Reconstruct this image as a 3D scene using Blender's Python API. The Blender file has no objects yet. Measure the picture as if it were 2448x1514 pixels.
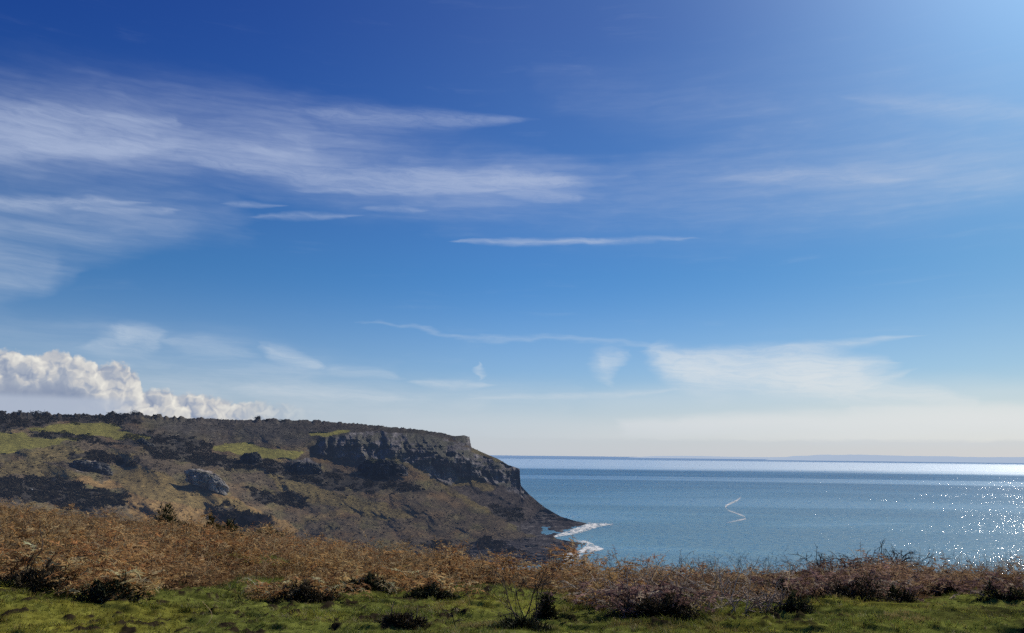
import bpy, math, random
import numpy as np
from mathutils import Matrix, Vector

random.seed(7)
RNG = np.random.default_rng(11)
scene = bpy.context.scene
COL = scene.collection

# ------------------------------------------------------------------ camera
PW, PH, PF = 2448.0, 1514.0, 1924.0          # photograph size and focal length, in its pixels
EYE = np.array([0.0, 0.0, 60.0])             # eye height above the sea
PITCH, ROLL = math.radians(9.76), math.radians(0.62)
CM = (Matrix.Rotation(math.radians(90) + PITCH, 3, 'X') @ Matrix.Rotation(ROLL, 3, 'Z'))
CMN = np.array([[CM[i][j] for j in range(3)] for i in range(3)])
cam_d = bpy.data.cameras.new('camera')
cam = bpy.data.objects.new('camera', cam_d)
COL.objects.link(cam)
cam_d.sensor_fit = 'HORIZONTAL'
cam_d.sensor_width = 36.0
cam_d.lens = 36.0 * PF / PW
cam_d.clip_start = 0.1
cam_d.clip_end = 300000.0
cam.matrix_world = Matrix.Translation(Vector(EYE)) @ CM.to_4x4()
scene.camera = cam
scene.view_settings.view_transform = 'Standard'
scene.view_settings.look = 'None'
scene.view_settings.exposure = 0.0
scene.render.engine = 'CYCLES'
scene.cycles.max_bounces = 4
scene.cycles.transparent_max_bounces = 8
scene.cycles.caustics_reflective = False
scene.cycles.caustics_refractive = False


def ray(px, py):
    """direction of the line of sight through a point of the photograph; horizontal length 1"""
    px = np.asarray(px, float); py = np.asarray(py, float)
    v = np.stack([(px - PW / 2) / PF, -(py - PH / 2) / PF, -np.ones_like(px + py)], -1)
    d = v @ CMN.T
    return d / np.hypot(d[..., 0], d[..., 1])[..., None]


def azel(px, py):
    d = ray(px, py)
    return np.degrees(np.arctan2(d[..., 0], d[..., 1])), np.degrees(np.arctan(d[..., 2]))


def at(px, py, D):
    return EYE + ray(px, py) * np.asarray(D, float)[..., None]


def on_sea(px, py, z=0.0):
    d = ray(px, py)
    return EYE + d * ((z - EYE[2]) / d[..., 2])[..., None]


# ------------------------------------------------------------------ numpy noise
def _hash(ix, iy, seed):
    h = (ix.astype(np.int64) * 374761393 + iy.astype(np.int64) * 668265263 + seed * 982451653) & 0xFFFFFFFF
    h = ((h ^ (h >> 13)) * 1274126177) & 0xFFFFFFFF
    h = ((h ^ (h >> 16)) * 2246822519) & 0xFFFFFFFF
    return ((h ^ (h >> 15)) & 0xFFFFFF) / float(0xFFFFFF)


def vnoise(x, y, seed=0):
    x = np.asarray(x, float); y = np.asarray(y, float)
    ix = np.floor(x); iy = np.floor(y)
    fx = x - ix; fy = y - iy
    fx = fx * fx * fx * (fx * (fx * 6 - 15) + 10); fy = fy * fy * fy * (fy * (fy * 6 - 15) + 10)
    a = _hash(ix, iy, seed); b = _hash(ix + 1, iy, seed)
    c = _hash(ix, iy + 1, seed); d = _hash(ix + 1, iy + 1, seed)
    return (a + (b - a) * fx) * (1 - fy) + (c + (d - c) * fx) * fy


def fbm(x, y, oct=4, seed=0, gain=0.5):
    """fractal noise, about -1..1"""
    s = 0.0; amp = 1.0; tot = 0.0
    x = np.asarray(x, float); y = np.asarray(y, float)
    for o in range(oct):
        s = s + amp * (vnoise(x, y, seed + o * 17) * 2 - 1)
        tot += amp; amp *= gain
        x, y = (x * 0.8 - y * 0.6) * 2.03 + 13.7, (x * 0.6 + y * 0.8) * 2.03 - 7.1
    return s / tot * 1.4


def sstep(a, b, x):
    t = np.clip((np.asarray(x, float) - a) / (b - a), 0, 1)
    return t * t * (3 - 2 * t)


def in_poly(px, py, poly):
    px = np.asarray(px, float); py = np.asarray(py, float)
    ins = np.zeros(np.broadcast(px, py).shape, bool)
    n = len(poly)
    for i in range(n):
        x0, y0 = poly[i]; x1, y1 = poly[(i + 1) % n]
        if y0 == y1: continue
        c = ((y0 > py) != (y1 > py)) & (px < (x1 - x0) * (py - y0) / (y1 - y0) + x0)
        ins ^= c
    return ins


def seg_dist(px, py, line):
    px = np.asarray(px, float); py = np.asarray(py, float)
    best = np.full(np.broadcast(px, py).shape, 1e9)
    for (x0, y0), (x1, y1) in zip(line[:-1], line[1:]):
        dx, dy = x1 - x0, y1 - y0
        t = np.clip(((px - x0) * dx + (py - y0) * dy) / (dx * dx + dy * dy + 1e-9), 0, 1)
        best = np.minimum(best, np.hypot(px - x0 - t * dx, py - y0 - t * dy))
    return best


# ------------------------------------------------------------------ mesh helpers
def mesh_np(name, verts, faces, mat, col=None, parent=None, smooth=False):
    """link ONE mesh object; faces is an (n,3) or (n,4) array, col an (nverts,3) array of albedo"""
    verts = np.ascontiguousarray(verts, np.float32); faces = np.ascontiguousarray(faces, np.int32)
    me = bpy.data.meshes.new(name)
    me.vertices.add(len(verts)); me.vertices.foreach_set('co', verts.ravel())
    k = faces.shape[1]
    me.loops.add(faces.size); me.loops.foreach_set('vertex_index', faces.ravel())
    me.polygons.add(len(faces))
    me.polygons.foreach_set('loop_start', np.arange(0, faces.size, k, dtype=np.int32))
    me.polygons.foreach_set('loop_total', np.full(len(faces), k, np.int32))
    if smooth:
        me.polygons.foreach_set('use_smooth', np.ones(len(faces), bool))
    if col is not None:
        a = me.attributes.new('col', 'FLOAT_COLOR', 'POINT')
        c4 = np.ones((len(verts), 4), np.float32); c4[:, :3] = col
        a.data.foreach_set('color', c4.ravel())
    me.update(calc_edges=True); me.validate()
    me.materials.append(mat)
    o = bpy.data.objects.new(name, me)
    COL.objects.link(o)
    if parent is not None: o.parent = parent
    return o


def tag(o, label=None, cat=None, group=None, kind=None):
    if label: o['label'] = label
    if cat: o['category'] = cat
    if group: o['group'] = group
    if kind: o['kind'] = kind
    return o


def empty(name, loc, rz=0.0):
    o = bpy.data.objects.new(name, None)
    o.empty_display_size = 0.2
    COL.objects.link(o)
    o.location = Vector([float(v) for v in loc]); o.rotation_euler = (0, 0, rz)
    return o


# ------------------------------------------------------------------ node helpers
class G:
    """small expression helper over a node tree"""
    def __init__(self, tree): self.t = tree; self.n = tree.nodes; self.l = tree.links
    def put(self, sock, v):
        if isinstance(v, bpy.types.NodeSocket): self.l.new(v, sock)
        elif isinstance(v, (tuple, list)) and len(v) == 3 and len(sock.default_value) == 4:
            sock.default_value = (*v, 1.0)
        else: sock.default_value = v
    def m(self, op, a, b=0.0, c=0.0, clamp=False):
        n = self.n.new('ShaderNodeMath'); n.operation = op; n.use_clamp = clamp
        for i, v in enumerate((a, b, c)): self.put(n.inputs[i], v)
        return n.outputs[0]
    def add(self, a, b): return self.m('ADD', a, b)
    def sub(self, a, b): return self.m('SUBTRACT', a, b)
    def mul(self, a, b): return self.m('MULTIPLY', a, b)
    def v(self, op, a, b=(0, 0, 0), s=None):
        n = self.n.new('ShaderNodeVectorMath'); n.operation = op
        self.put(n.inputs[0], a)
        if s is not None: self.put(n.inputs['Scale'], s)
        elif op not in ('LENGTH', 'NORMALIZE'): self.put(n.inputs[1], b)
        return n.outputs['Value'] if op in ('LENGTH', 'DOT_PRODUCT', 'DISTANCE') else n.outputs[0]
    def xyz(self, x, y, z=0.0):
        n = self.n.new('ShaderNodeCombineXYZ')
        for i, q in enumerate((x, y, z)): self.put(n.inputs[i], q)
        return n.outputs[0]
    def sep(self, v):
        n = self.n.new('ShaderNodeSeparateXYZ'); self.put(n.inputs[0], v)
        return n.outputs[0], n.outputs[1], n.outputs[2]
    def ss(self, x, a, b, lo=0.0, hi=1.0):
        n = self.n.new('ShaderNodeMapRange'); n.interpolation_type = 'SMOOTHSTEP'
        for i, q in enumerate((x, a, b, lo, hi)): self.put(n.inputs[i], q)
        return n.outputs[0]
    def lin(self, x, a, b, lo=0.0, hi=1.0):
        n = self.n.new('ShaderNodeMapRange')
        for i, q in enumerate((x, a, b, lo, hi)): self.put(n.inputs[i], q)
        return n.outputs[0]
    def noise(self, vec, scale=1.0, detail=3.0, rough=0.5, dist=0.0, color=False, dim='3D'):
        n = self.n.new('ShaderNodeTexNoise'); n.noise_dimensions = dim
        self.put(n.inputs['Vector'], vec); n.inputs['Scale'].default_value = scale
        n.inputs['Detail'].default_value = detail; n.inputs['Roughness'].default_value = rough
        n.inputs['Distortion'].default_value = dist
        return n.outputs['Color'] if color else n.outputs[0]
    def mix(self, f, a, b, mode='MIX'):
        n = self.n.new('ShaderNodeMix'); n.data_type = 'RGBA'; n.blend_type = mode
        self.put(n.inputs[0], f); self.put(n.inputs[6], a); self.put(n.inputs[7], b)
        return n.outputs[2]
    def ramp(self, x, stops, interp='LINEAR'):
        n = self.n.new('ShaderNodeValToRGB'); self.put(n.inputs[0], x)
        cr = n.color_ramp; cr.interpolation = interp
        while len(cr.elements) > 1: cr.elements.remove(cr.elements[-1])
        cr.elements[0].position = stops[0][0]; cr.elements[0].color = (*stops[0][1], 1)
        for p, c in stops[1:]:
            e = cr.elements.new(p); e.color = (*c, 1)
        return n.outputs[0]
    def curve(self, x, pts):
        """piecewise curve through pts, x and y both 0..1"""
        n = self.n.new('ShaderNodeFloatCurve'); self.put(n.inputs['Value'], x)
        c = n.mapping.curves[0]
        c.points[0].location = pts[0]; c.points[1].location = pts[-1]
        for p in pts[1:-1]: c.points.new(*p)
        n.mapping.update()
        return n.outputs[0]


def srgb(r, g, b):
    f = lambda c: c / 12.92 if c <= 0.04045 else ((c + 0.055) / 1.055) ** 2.4
    return tuple(f(q / 255.0) for q in (r, g, b))


def new_mat(name):
    m = bpy.data.materials.new(name); m.use_nodes = True
    m.node_tree.nodes.clear()
    g = G(m.node_tree)
    out = g.n.new('ShaderNodeOutputMaterial')
    return m, g, out
# ------------------------------------------------------------------ sun and sky
SUN_AZ, SUN_EL = math.radians(43.0), math.radians(36.0)      # ahead and to the right, outside the frame
sun_d = bpy.data.lights.new('sun', 'SUN')
sun_d.energy = 4.2; sun_d.angle = math.radians(0.5); sun_d.color = (1.0, 0.93, 0.82)
sun = bpy.data.objects.new('sun', sun_d); COL.objects.link(sun)
sdir = Vector((math.sin(SUN_AZ) * math.cos(SUN_EL), math.cos(SUN_AZ) * math.cos(SUN_EL), math.sin(SUN_EL)))
sun.location = Vector(EYE) + sdir * 50
sun.rotation_euler = (-sdir).to_track_quat('-Z', 'Y').to_euler()

world = bpy.data.worlds.new('World'); scene.world = world
world.use_nodes = True
world.node_tree.nodes.clear()
w = G(world.node_tree)
wout = w.n.new('ShaderNodeOutputWorld'); bg = w.n.new('ShaderNodeBackground')
w.l.new(bg.outputs[0], wout.inputs[0])
SKY_STRENGTH = 0.1
bg.inputs[1].default_value = SKY_STRENGTH
world.cycles.sampling_method = 'MANUAL'; world.cycles.sample_map_resolution = 512
sky = w.n.new('ShaderNodeTexSky'); sky.sky_type = 'NISHITA'; sky.sun_disc = False
sky.sun_elevation = SUN_EL; sky.sun_rotation = SUN_AZ
sky.altitude = 60; sky.air_density = 1.0; sky.dust_density = 0.6; sky.ozone_density = 1.5
tc = w.n.new('ShaderNodeTexCoord')
dx, dy, dz = w.sep(tc.outputs['Generated'])
AZ = w.m('DEGREES', w.m('ARCTAN2', dx, dy))
EL = w.m('DEGREES', w.m('ARCSINE', dz))
P0 = w.xyz(AZ, EL, 0.0)

# streak of cirrus: soft tapered band from A to B
sg = bpy.data.node_groups.new('streak', 'ShaderNodeTree')
for nm, ty in (('P', 'NodeSocketVector'), ('A', 'NodeSocketVector'), ('B', 'NodeSocketVector'), ('R0', 'NodeSocketFloat'),
               ('R1', 'NodeSocketFloat'), ('I', 'NodeSocketFloat'), ('Taper', 'NodeSocketFloat'), ('Top', 'NodeSocketFloat')):
    sg.interface.new_socket(nm, in_out='INPUT', socket_type=ty)
sg.interface.new_socket('M', in_out='OUTPUT', socket_type='NodeSocketFloat')
s = G(sg)
gi = s.n.new('NodeGroupInput'); go = s.n.new('NodeGroupOutput')
d_ = s.v('SUBTRACT', gi.outputs['B'], gi.outputs['A']); pa = s.v('SUBTRACT', gi.outputs['P'], gi.outputs['A'])
t_ = s.m('DIVIDE', s.v('DOT_PRODUCT', pa, d_), s.v('DOT_PRODUCT', d_, d_), clamp=True)
off = s.v('SUBTRACT', pa, s.v('SCALE', d_, s=t_))
dist = s.v('LENGTH', off)
_, oy, _ = s.sep(off)
r_ = s.add(s.mul(gi.outputs['R0'], s.sub(1.0, t_)), s.mul(gi.outputs['R1'], t_))
bulge = s.m('SINE', s.mul(t_, math.pi))
r_ = s.mul(r_, s.add(s.sub(1.0, gi.outputs['Taper']), s.mul(gi.outputs['Taper'], bulge)))
# a crisper upper edge (Top > 0) or lower edge (Top < 0), as the cloud sheets have
q_ = s.m('DIVIDE', dist, s.m('MAXIMUM', r_, 0.001))
q_ = s.mul(q_, s.add(1.0, s.mul(gi.outputs['Top'], s.m('SIGN', oy))))
mk = s.ss(q_, 1.15, -0.15)
fade = s.add(s.sub(1.0, gi.outputs['Taper']), s.mul(gi.outputs['Taper'], s.ss(bulge, 0.0, 0.5)))
s.l.new(s.mul(s.mul(mk, fade), gi.outputs['I']), go.inputs['M'])


def px_ang(x, y):
    a, e = azel(float(x), float(y)); return (float(a), float(e), 0.0)


# wind-drawn warping of the whole cloud layer
wn = w.noise(w.v('MULTIPLY', P0, (0.10, 0.30, 1.0)), 1.0, 2.0, 0.55, color=True, dim='2D')
warp = w.v('MULTIPLY', w.v('SUBTRACT', wn, (0.5, 0.5, 0.5)), (7.0, 1.3, 0.0))
wn2 = w.noise(w.v('MULTIPLY', P0, (0.35, 1.4, 1.0)), 1.0, 2.0, 0.6, color=True, dim='2D')
warp2 = w.v('MULTIPLY', w.v('SUBTRACT', wn2, (0.5, 0.5, 0.5)), (2.2, 0.7, 0.0))
PC = w.v('ADD', P0, w.v('ADD', warp, warp2))
PS = w.v('ADD', P0, w.v('SCALE', w.v('ADD', warp, warp2), s=0.5))


def streak(P, a, b, r0, r1, inten, taper=1.0, top=0.0):
    n = w.n.new('ShaderNodeGroup'); n.node_tree = sg
    w.put(n.inputs['P'], P)
    n.inputs['A'].default_value = px_ang(*a); n.inputs['B'].default_value = px_ang(*b)
    k = math.degrees(1.0 / PF)
    n.inputs['R0'].default_value = r0 * k * 1.55; n.inputs['R1'].default_value = r1 * k * 1.55
    n.inputs['I'].default_value = inten * 0.82; n.inputs['Taper'].default_value = taper; n.inputs['Top'].default_value = top
    return n.outputs[0]


def total(L):
    s_ = L[0]
    for q in L[1:]: s_ = w.add(s_, q)
    return s_


soft = [   # broad veils
    streak(PC, (-500, 245), (900, 300), 115, 75, 0.42, 0.5),
    streak(PC, (-300, 325), (700, 350), 50, 40, 0.50, 0.4),
    streak(PC, (300, 330), (1500, 430), 90, 70, 0.36, 0.7),
    streak(PC, (-300, 545), (540, 525), 70, 66, 0.36, 0.4, -0.2),
    streak(PC, (-300, 640), (160, 650), 90, 60, 0.34, 0.6),
    streak(PC, (700, 420), (2600, 410), 70, 90, 0.20, 0.6),
    streak(PC, (1300, 200), (2600, 260), 70, 120, 0.10, 0.5),
    streak(PC, (1500, 390), (2600, 380), 60, 80, 0.16, 0.6),
    streak(PC, (-200, 800), (900, 900), 60, 60, 0.22, 0.5),
    streak(PC, (-300, 930), (1300, 960), 60, 60, 0.25, 0.4),
]
thin = [   # distinct bands
    streak(PS, (-300, 240), (420, 285), 30, 18, 0.55, 0.4, 0.3),
    streak(PS, (-300, 335), (420, 352), 34, 22, 0.60, 0.4, -0.3),
    streak(PS, (700, 265), (1290, 285), 26, 16, 0.40, 0.9),
    streak(PS, (340, 370), (1500, 425), 24, 26, 0.48, 0.9),
    streak(PS, (950, 405), (1480, 440), 22, 20, 0.48, 0.9),
    streak(PS, (680, 455), (1260, 450), 12, 14, 0.42, 1.0, -0.2),
    streak(PS, (1180, 460), (1420, 475), 12, 12, 0.40, 1.0),
    streak(PS, (-200, 470), (360, 485), 16, 10, 0.55, 0.8, 0.2),
    streak(PS, (180, 500), (440, 507), 9, 8, 0.35, 1.0),
    streak(PS, (520, 490), (690, 497), 7, 5, 0.32, 1.0),
    streak(PS, (580, 522), (880, 515), 8, 7, 0.34, 1.0),
    streak(PS, (850, 500), (1060, 505), 8, 5, 0.25, 1.0),
    streak(PS, (1075, 578), (1480, 574), 8, 8, 0.58, 1.0),
    streak(PS, (1280, 577), (1700, 568), 7, 6, 0.30, 1.0),
    streak(PS, (1700, 425), (2200, 425), 22, 20, 0.22, 1.0),
    streak(PS, (2000, 230), (2600, 280), 16, 24, 0.16, 0.9),
    # low cirrus over the sea
    streak(PC, (820, 768), (1640, 832), 5, 9, 0.22, 0.7),
    streak(PS, (1560, 838), (1700, 900), 24, 48, 0.72, 0.2, 0.2),
    streak(PS, (1590, 852), (2110, 866), 32, 36, 0.85, 0.5, 0.35),
    streak(PS, (1620, 880), (2060, 920), 36, 50, 0.80, 0.3, -0.1),
    streak(PS, (1900, 895), (2330, 965), 48, 18, 0.70, 0.4),
    streak(PS, (2090, 930), (2210, 885), 14, 8, 0.30, 0.8),
    streak(PS, (1790, 838), (2210, 796), 12, 8, 0.42, 1.0, 0.2),
    streak(PS, (1400, 868), (1490, 845), 30, 14, 0.46, 0.5),
    streak(PS, (1420, 860), (1440, 915), 34, 14, 0.34, 0.3),
    streak(PS, (1146, 912), (1160, 862), 6, 8, 0.42, 0.9),
    streak(PS, (950, 912), (1190, 924), 10, 10, 0.45, 1.0),
    streak(PS, (1080, 955), (1680, 932), 7, 7, 0.30, 1.0),
    streak(PS, (620, 826), (780, 875), 20, 12, 0.55, 0.7, 0.2),
    streak(PS, (780, 875), (960, 905), 18, 8, 0.25, 0.7),
    streak(PS, (270, 785), (400, 810), 24, 22, 0.50, 0.6, 0.3),
    streak(PS, (180, 830), (330, 800), 18, 22, 0.30, 0.8),
    streak(PS, (390, 810), (620, 850), 20, 14, 0.24, 0.8),
    streak(PS, (540, 925), (980, 960), 26, 18, 0.35, 0.8),
]
bank = [   # low pale bank on the sea horizon
    streak(PS, (1500, 1014), (2900, 1004), 20, 32, 0.95, 0.15, 0.25),
    streak(PS, (1650, 1005), (2900, 1005), 18, 34, 0.40, 0.3),
    streak(PS, (2050, 980), (2900, 985), 14, 18, 0.60, 0.4, 0.45),
    streak(PS, (900, 1010), (1800, 1025), 30, 30, 0.22, 0.5),
    streak(PS, (1300, 955), (2600, 930), 36, 40, 0.22, 0.6),
]
fib = w.noise(w.v('MULTIPLY', w.v('ADD', P0, w.v('SCALE', warp, s=0.5)), (0.09, 1.25, 1.0)), 1.0, 4.0, 0.62, dim='2D')
fib2 = w.noise(w.v('MULTIPLY', PC, (0.16, 0.55, 1.0)), 1.0, 3.0, 0.55, dim='2D')
fine = w.noise(w.v('MULTIPLY', w.v('ADD', PC, w.xyz(0.0, w.mul(AZ, 0.05), 0.0)), (0.42, 3.2, 1.0)), 1.0, 5.0, 0.72, dim='2D')
fmod = w.mul(w.ss(fib, 0.24, 0.74, 0.60, 1.2), w.ss(fib2, 0.25, 0.7, 0.65, 1.2))
dens = w.add(w.mul(w.mul(total(soft), fmod), w.ss(fine, 0.25, 0.75, 0.88, 1.10)), w.mul(total(thin), w.ss(fine, 0.25, 0.72, 0.58, 1.18)))
dens = w.add(dens, w.mul(total(bank), w.lin(fine, 0.25, 0.75, 0.97, 1.03)))
# background scatter of faint wisps over the rest of the dome
rest = w.mul(w.mul(w.ss(fib, 0.5, 0.85), w.ss(fib2, 0.45, 0.75)), w.ss(AZ, 38.0, 50.0, 0.06, 0.35))
dens = w.add(dens, rest)
dens = w.sub(1.0, w.m('EXPONENT', w.mul(dens, -1.25)))

# clear sky: Nishita, graded to the deep blue of the photograph
el01 = w.lin(EL, 0.0, 45.0)
grade = w.ramp(el01, [(0.0, (0.58, 0.65, 0.78)), (0.05, (0.48, 0.62, 0.84)), (0.13, (0.32, 0.56, 0.86)), (0.28, (0.215, 0.49, 0.81)),
                      (0.66, (0.215, 0.375, 0.75)), (1.0, (0.215, 0.375, 0.75))])
az01 = w.lin(AZ, -36.0, 36.0)
g_hi = w.ramp(az01, [(0.0, (0.42, 0.68, 1.0)), (0.25, (0.62, 0.80, 1.0)), (0.5, (1, 1, 1)), (0.75, (0.95, 0.98, 0.92)), (1.0, (0.82, 0.95, 0.84))])
g_lo = w.ramp(az01, [(0.0, (1.0, 1.0, 1.0)), (0.5, (1, 1, 1)), (1.0, (0.92, 0.85, 0.76))])
grade = w.mix(1.0, grade, w.mix(w.ss(EL, 12.0, 28.0), g_lo, g_hi), 'MULTIPLY')
clear = w.mix(1.0, sky.outputs[0], grade, 'MULTIPLY')
# thin high haze round the sun
sd = w.v('DOT_PRODUCT', w.v('NORMALIZE', tc.outputs['Generated']), tuple(sdir))
glow = w.m('POWER', w.m('MAXIMUM', sd, 0.0), 24.0)
K = 1.0 / SKY_STRENGTH
sc_ = lambda c, k=1.0: tuple(q * K * k for q in c)
clear = w.mix(1.0, clear, w.mix(glow, (0, 0, 0), sc_((0.26, 0.35, 0.37))), 'ADD')
ccol = w.ramp(el01, [(0.0, sc_(srgb(214, 216, 220))), (0.06, sc_(srgb(226, 228, 226))), (0.14, sc_(srgb(206, 218, 228))),
                     (0.4, sc_(srgb(176, 190, 218))), (0.8, sc_(srgb(165, 180, 215)))])
ccol = w.mix(w.ss(AZ, 0.0, 34.0, 0.0, 0.45), ccol, sc_(srgb(240, 240, 234)))
col = w.mix(dens, clear, ccol)

# milky haze on the very horizon
hz = w.add(w.mul(w.ss(EL, 5.5, -0.2), 0.50), w.mul(w.ss(EL, 12.0, 1.5), 0.24))
hzc = w.mix(w.ss(AZ, -20.0, 34.0), sc_(srgb(196, 206, 222)), sc_(srgb(218, 222, 226)))
hzc = w.mix(w.ss(w.add(EL, w.mul(w.sub(fine, 0.5), 0.5)), 1.35, 1.0), hzc, sc_(srgb(200, 208, 220)))
hz = w.m('MAXIMUM', hz, w.mul(w.ss(EL, 1.45, 1.0), 0.70))
col = w.mix(hz, col, hzc)

# cumulus bank over the hill on the left
ca, ce = azel(np.array([-400, -60, 0, 30, 60, 90, 125, 150, 185, 230, 270, 310, 330, 336, 342, 400, 450, 500, 560, 600, 650, 700, 760, 800], float),
              np.array([850, 848, 845, 848, 856, 852, 846, 858, 864, 874, 878, 890, 903, 915, 934, 940, 946, 952, 962, 964, 972, 974, 984, 1004], float))
A0, A1 = float(ca[0]), float(ca[-1])
E0, E1 = 0.0, 12.0
u01 = w.lin(AZ, A0, A1)
top = w.curve(u01, [((float(a) - A0) / (A1 - A0), (float(e) - E0) / (E1 - E0)) for a, e in zip(ca, ce)])
top = w.lin(top, 0.0, 1.0, E0, E1)


wob = w.v('SCALE', w.v('SUBTRACT', w.noise(P0, 1.1, 2.0, 0.55, color=True, dim='2D'), (0.5, 0.5, 0.5)), s=1.0)


def billow(off):
    p = w.v('ADD', w.v('ADD', P0, off), wob)
    a_ = None
    for sc, am, ft in ((0.62, 0.62, 'SMOOTH_F1'), (1.35, 0.30, 'F1'), (3.1, 0.12, 'F1')):
        n = w.n.new('ShaderNodeTexVoronoi'); n.voronoi_dimensions = '2D'; n.feature = ft
        if ft != 'F1': n.inputs['Smoothness'].default_value = 0.4
        w.put(n.inputs['Vector'], p); n.inputs['Scale'].default_value = sc
        d2 = n.outputs['Distance']
        q = w.mul(w.sub(0.5, w.mul(d2, d2)), am)
        a_ = q if a_ is None else w.add(a_, q)
    return a_


b0 = billow((0, 0, 0)); b1 = billow((0.20, 0.30, 0.0))
edge = w.add(w.sub(top, EL), w.mul(b0, w.ss(AZ, -24.6, -26.0, 0.95, 1.35)))
edge = w.add(edge, w.mul(w.sub(w.noise(P0, 4.5, 3.0, 0.6, dim='2D'), 0.5), 0.35))
cmask = w.ss(edge, 0.0, 0.42)
lit = w.m('ADD', 0.56, w.mul(w.sub(b0, b1), 1.7), clamp=True)
depth = w.ss(w.sub(top, EL), 0.3, 2.6)                       # deep inside and low: the grey base
depth = w.mul(depth, w.ss(w.add(EL, w.mul(b0, 1.8)), 5.4, 4.1))
depth = w.mul(depth, w.ss(AZ, -26.0, -29.0))
lit = w.mul(lit, w.sub(1.0, w.mul(depth, 0.85)))
cum = w.ramp(lit, [(0.0, sc_(srgb(130, 144, 172))), (0.35, sc_(srgb(164, 172, 188))), (0.62, sc_(srgb(203, 202, 202))), (1.0, sc_(srgb(238, 234, 224)))])
lowpale = w.ss(EL, 3.5, 3.0)
cum = w.mix(w.mul(w.mul(lowpale, 0.8), w.ss(AZ, -24.0, -27.0)), cum, sc_(srgb(178, 188, 206)))
fadeR = w.ss(AZ, A1 - 0.3, -20.5, 0.0, 0.94)
col = w.mix(w.mul(cmask, fadeR), col, cum)
w.put(bg.inputs[0], col)
scene.cycles.use_adaptive_sampling = True
scene.cycles.use_denoising = False
scene.cycles.adaptive_threshold = 0.02
scene.cycles.adaptive_min_samples = 12

# ------------------------------------------------------------------ the headland across the bay
SKYLINE = [(-420, 982), (-200, 985), (0, 990), (60, 988), (130, 991), (200, 993), (270, 991), (330, 990), (370, 996), (450, 1000), (560, 1003),
           (620, 1004), (680, 1004), (760, 1007), (850, 1013), (930, 1021), (1000, 1027), (1060, 1036), (1085, 1043), (1110, 1041),
           (1122, 1045), (1127, 1070), (1165, 1087), (1190, 1097), (1215, 1112), (1228, 1116), (1242, 1121), (1244.5, 1160), (1255, 1172),
           (1265, 1182), (1300, 1212), (1340, 1235), (1372, 1245), (1402, 1251)]
CTRL = [
    # (polyline in the photograph, distance at its two ends)  'sea' = where the line of sight meets the sea
    ([(-420, 982), (0, 990), (330, 990)], 760, 745), ([(330, 990), (620, 1004), (850, 1013)], 745, 800),
    ([(850, 1013), (1000, 1027), (1085, 1043)], 800, 825), ([(1100, 1042), (1127, 1070)], 822, 810),
    ([(1127, 1070), (1243, 1121)], 810, 786), ([(1244, 1125), (1244, 1162)], 785, 781), ([(1244, 1162), (1300, 1212)], 780, 772),
    ([(1300, 1212), (1345, 1236)], 772, 764), ([(1402, 1251), (1370, 1262), (1330, 1276), (1305, 1284)], 'sea', 'sea'),
    # foot and brow of the cliffs
    ([(740, 1086), (850, 1100)], 676, 688), ([(850, 1100), (900, 1090), (960, 1136)], 660, 652), ([(850, 1085), (950, 1082)], 672, 676),
    ([(1000, 1110), (1047, 1145), (1074, 1163)], 690, 690),
    ([(1090, 1132), (1180, 1150), (1246, 1170)], 735, 776), ([(800, 1045), (950, 1046), (1050, 1058)], 700, 728),
    ([(1050, 1058), (1100, 1075), (1200, 1115)], 730, 785), ([(740, 1066), (800, 1046)], 684, 700), ([(1040, 1080), (1074, 1100)], 700, 700),
    # spur A slope under the cliff
    ([(1110, 1150), (1200, 1190), (1270, 1225)], 722, 735), ([(1180, 1165), (1300, 1240)], 750, 742),
    # ridge of the near spur, and the floor of the gully behind it
    ([(1076, 1168), (1120, 1195), (1180, 1232)], 682, 628), ([(1180, 1232), (1240, 1262), (1300, 1283)], 628, 592),
    ([(1300, 1283), (1350, 1290), (1397, 1300)], 592, 'sea'),
    ([(1088, 1158), (1128, 1184), (1190, 1220)], 716, 706), ([(1190, 1220), (1250, 1252), (1300, 1274)], 706, 662),
    ([(1397, 1302), (1370, 1311), (1345, 1325), (1330, 1342)], 'sea', 'sea'), ([(1325, 1352), (1200, 1360)], 468, 445),
    # flanks
    ([(600, 1250), (800, 1290), (1000, 1312), (1200, 1322)], 470, 500), ([(600, 1150), (800, 1180), (1000, 1200)], 560, 595),
    ([(680, 1110), (800, 1125), (900, 1145)], 622, 640), ([(700, 1225), (900, 1250), (1100, 1270)], 515, 560),
    ([(500, 1072), (620, 1062)], 655, 690), ([(540, 1085), (720, 1100)], 632, 640), ([(700, 1040), (560, 1040)], 715, 705),
    ([(0, 1210), (300, 1235)], 325, 352), ([(0, 1160), (300, 1180)], 392, 405), ([(0, 1100), (300, 1110)], 490, 520),
    ([(-420, 1090), (-200, 1095)], 470, 480), ([(-420, 1210), (-200, 1210)], 300, 310),
    ([(0, 1060), (200, 1050)], 560, 585), ([(100, 1025), (350, 1042)], 655, 640), ([(-420, 1030), (-100, 1030)], 630, 630),
    ([(310, 1085), (420, 1124), (500, 1154)], 520, 458), ([(500, 1154), (560, 1192), (640, 1232)], 458, 430),
    ([(430, 1110), (530, 1148), (600, 1190), (660, 1225)], 545, 500), ([(380, 1070), (480, 1090)], 590, 610),
    ([(150, 1230), (300, 1260), (450, 1290)], 318, 372), ([(-420, 1300), (0, 1300), (300, 1340)], 250, 300), ([(450, 1350), (900, 1370)], 350, 430),
    ([(420, 1200), (540, 1240)], 400, 410), ([(160, 1120), (250, 1140)], 452, 455), ([(400, 1160), (500, 1185)], 438, 436),
]


def sea_D(x, y):
    d = ray(x, y); return -EYE[2] / np.minimum(d[..., 2], -1e-4)


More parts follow.
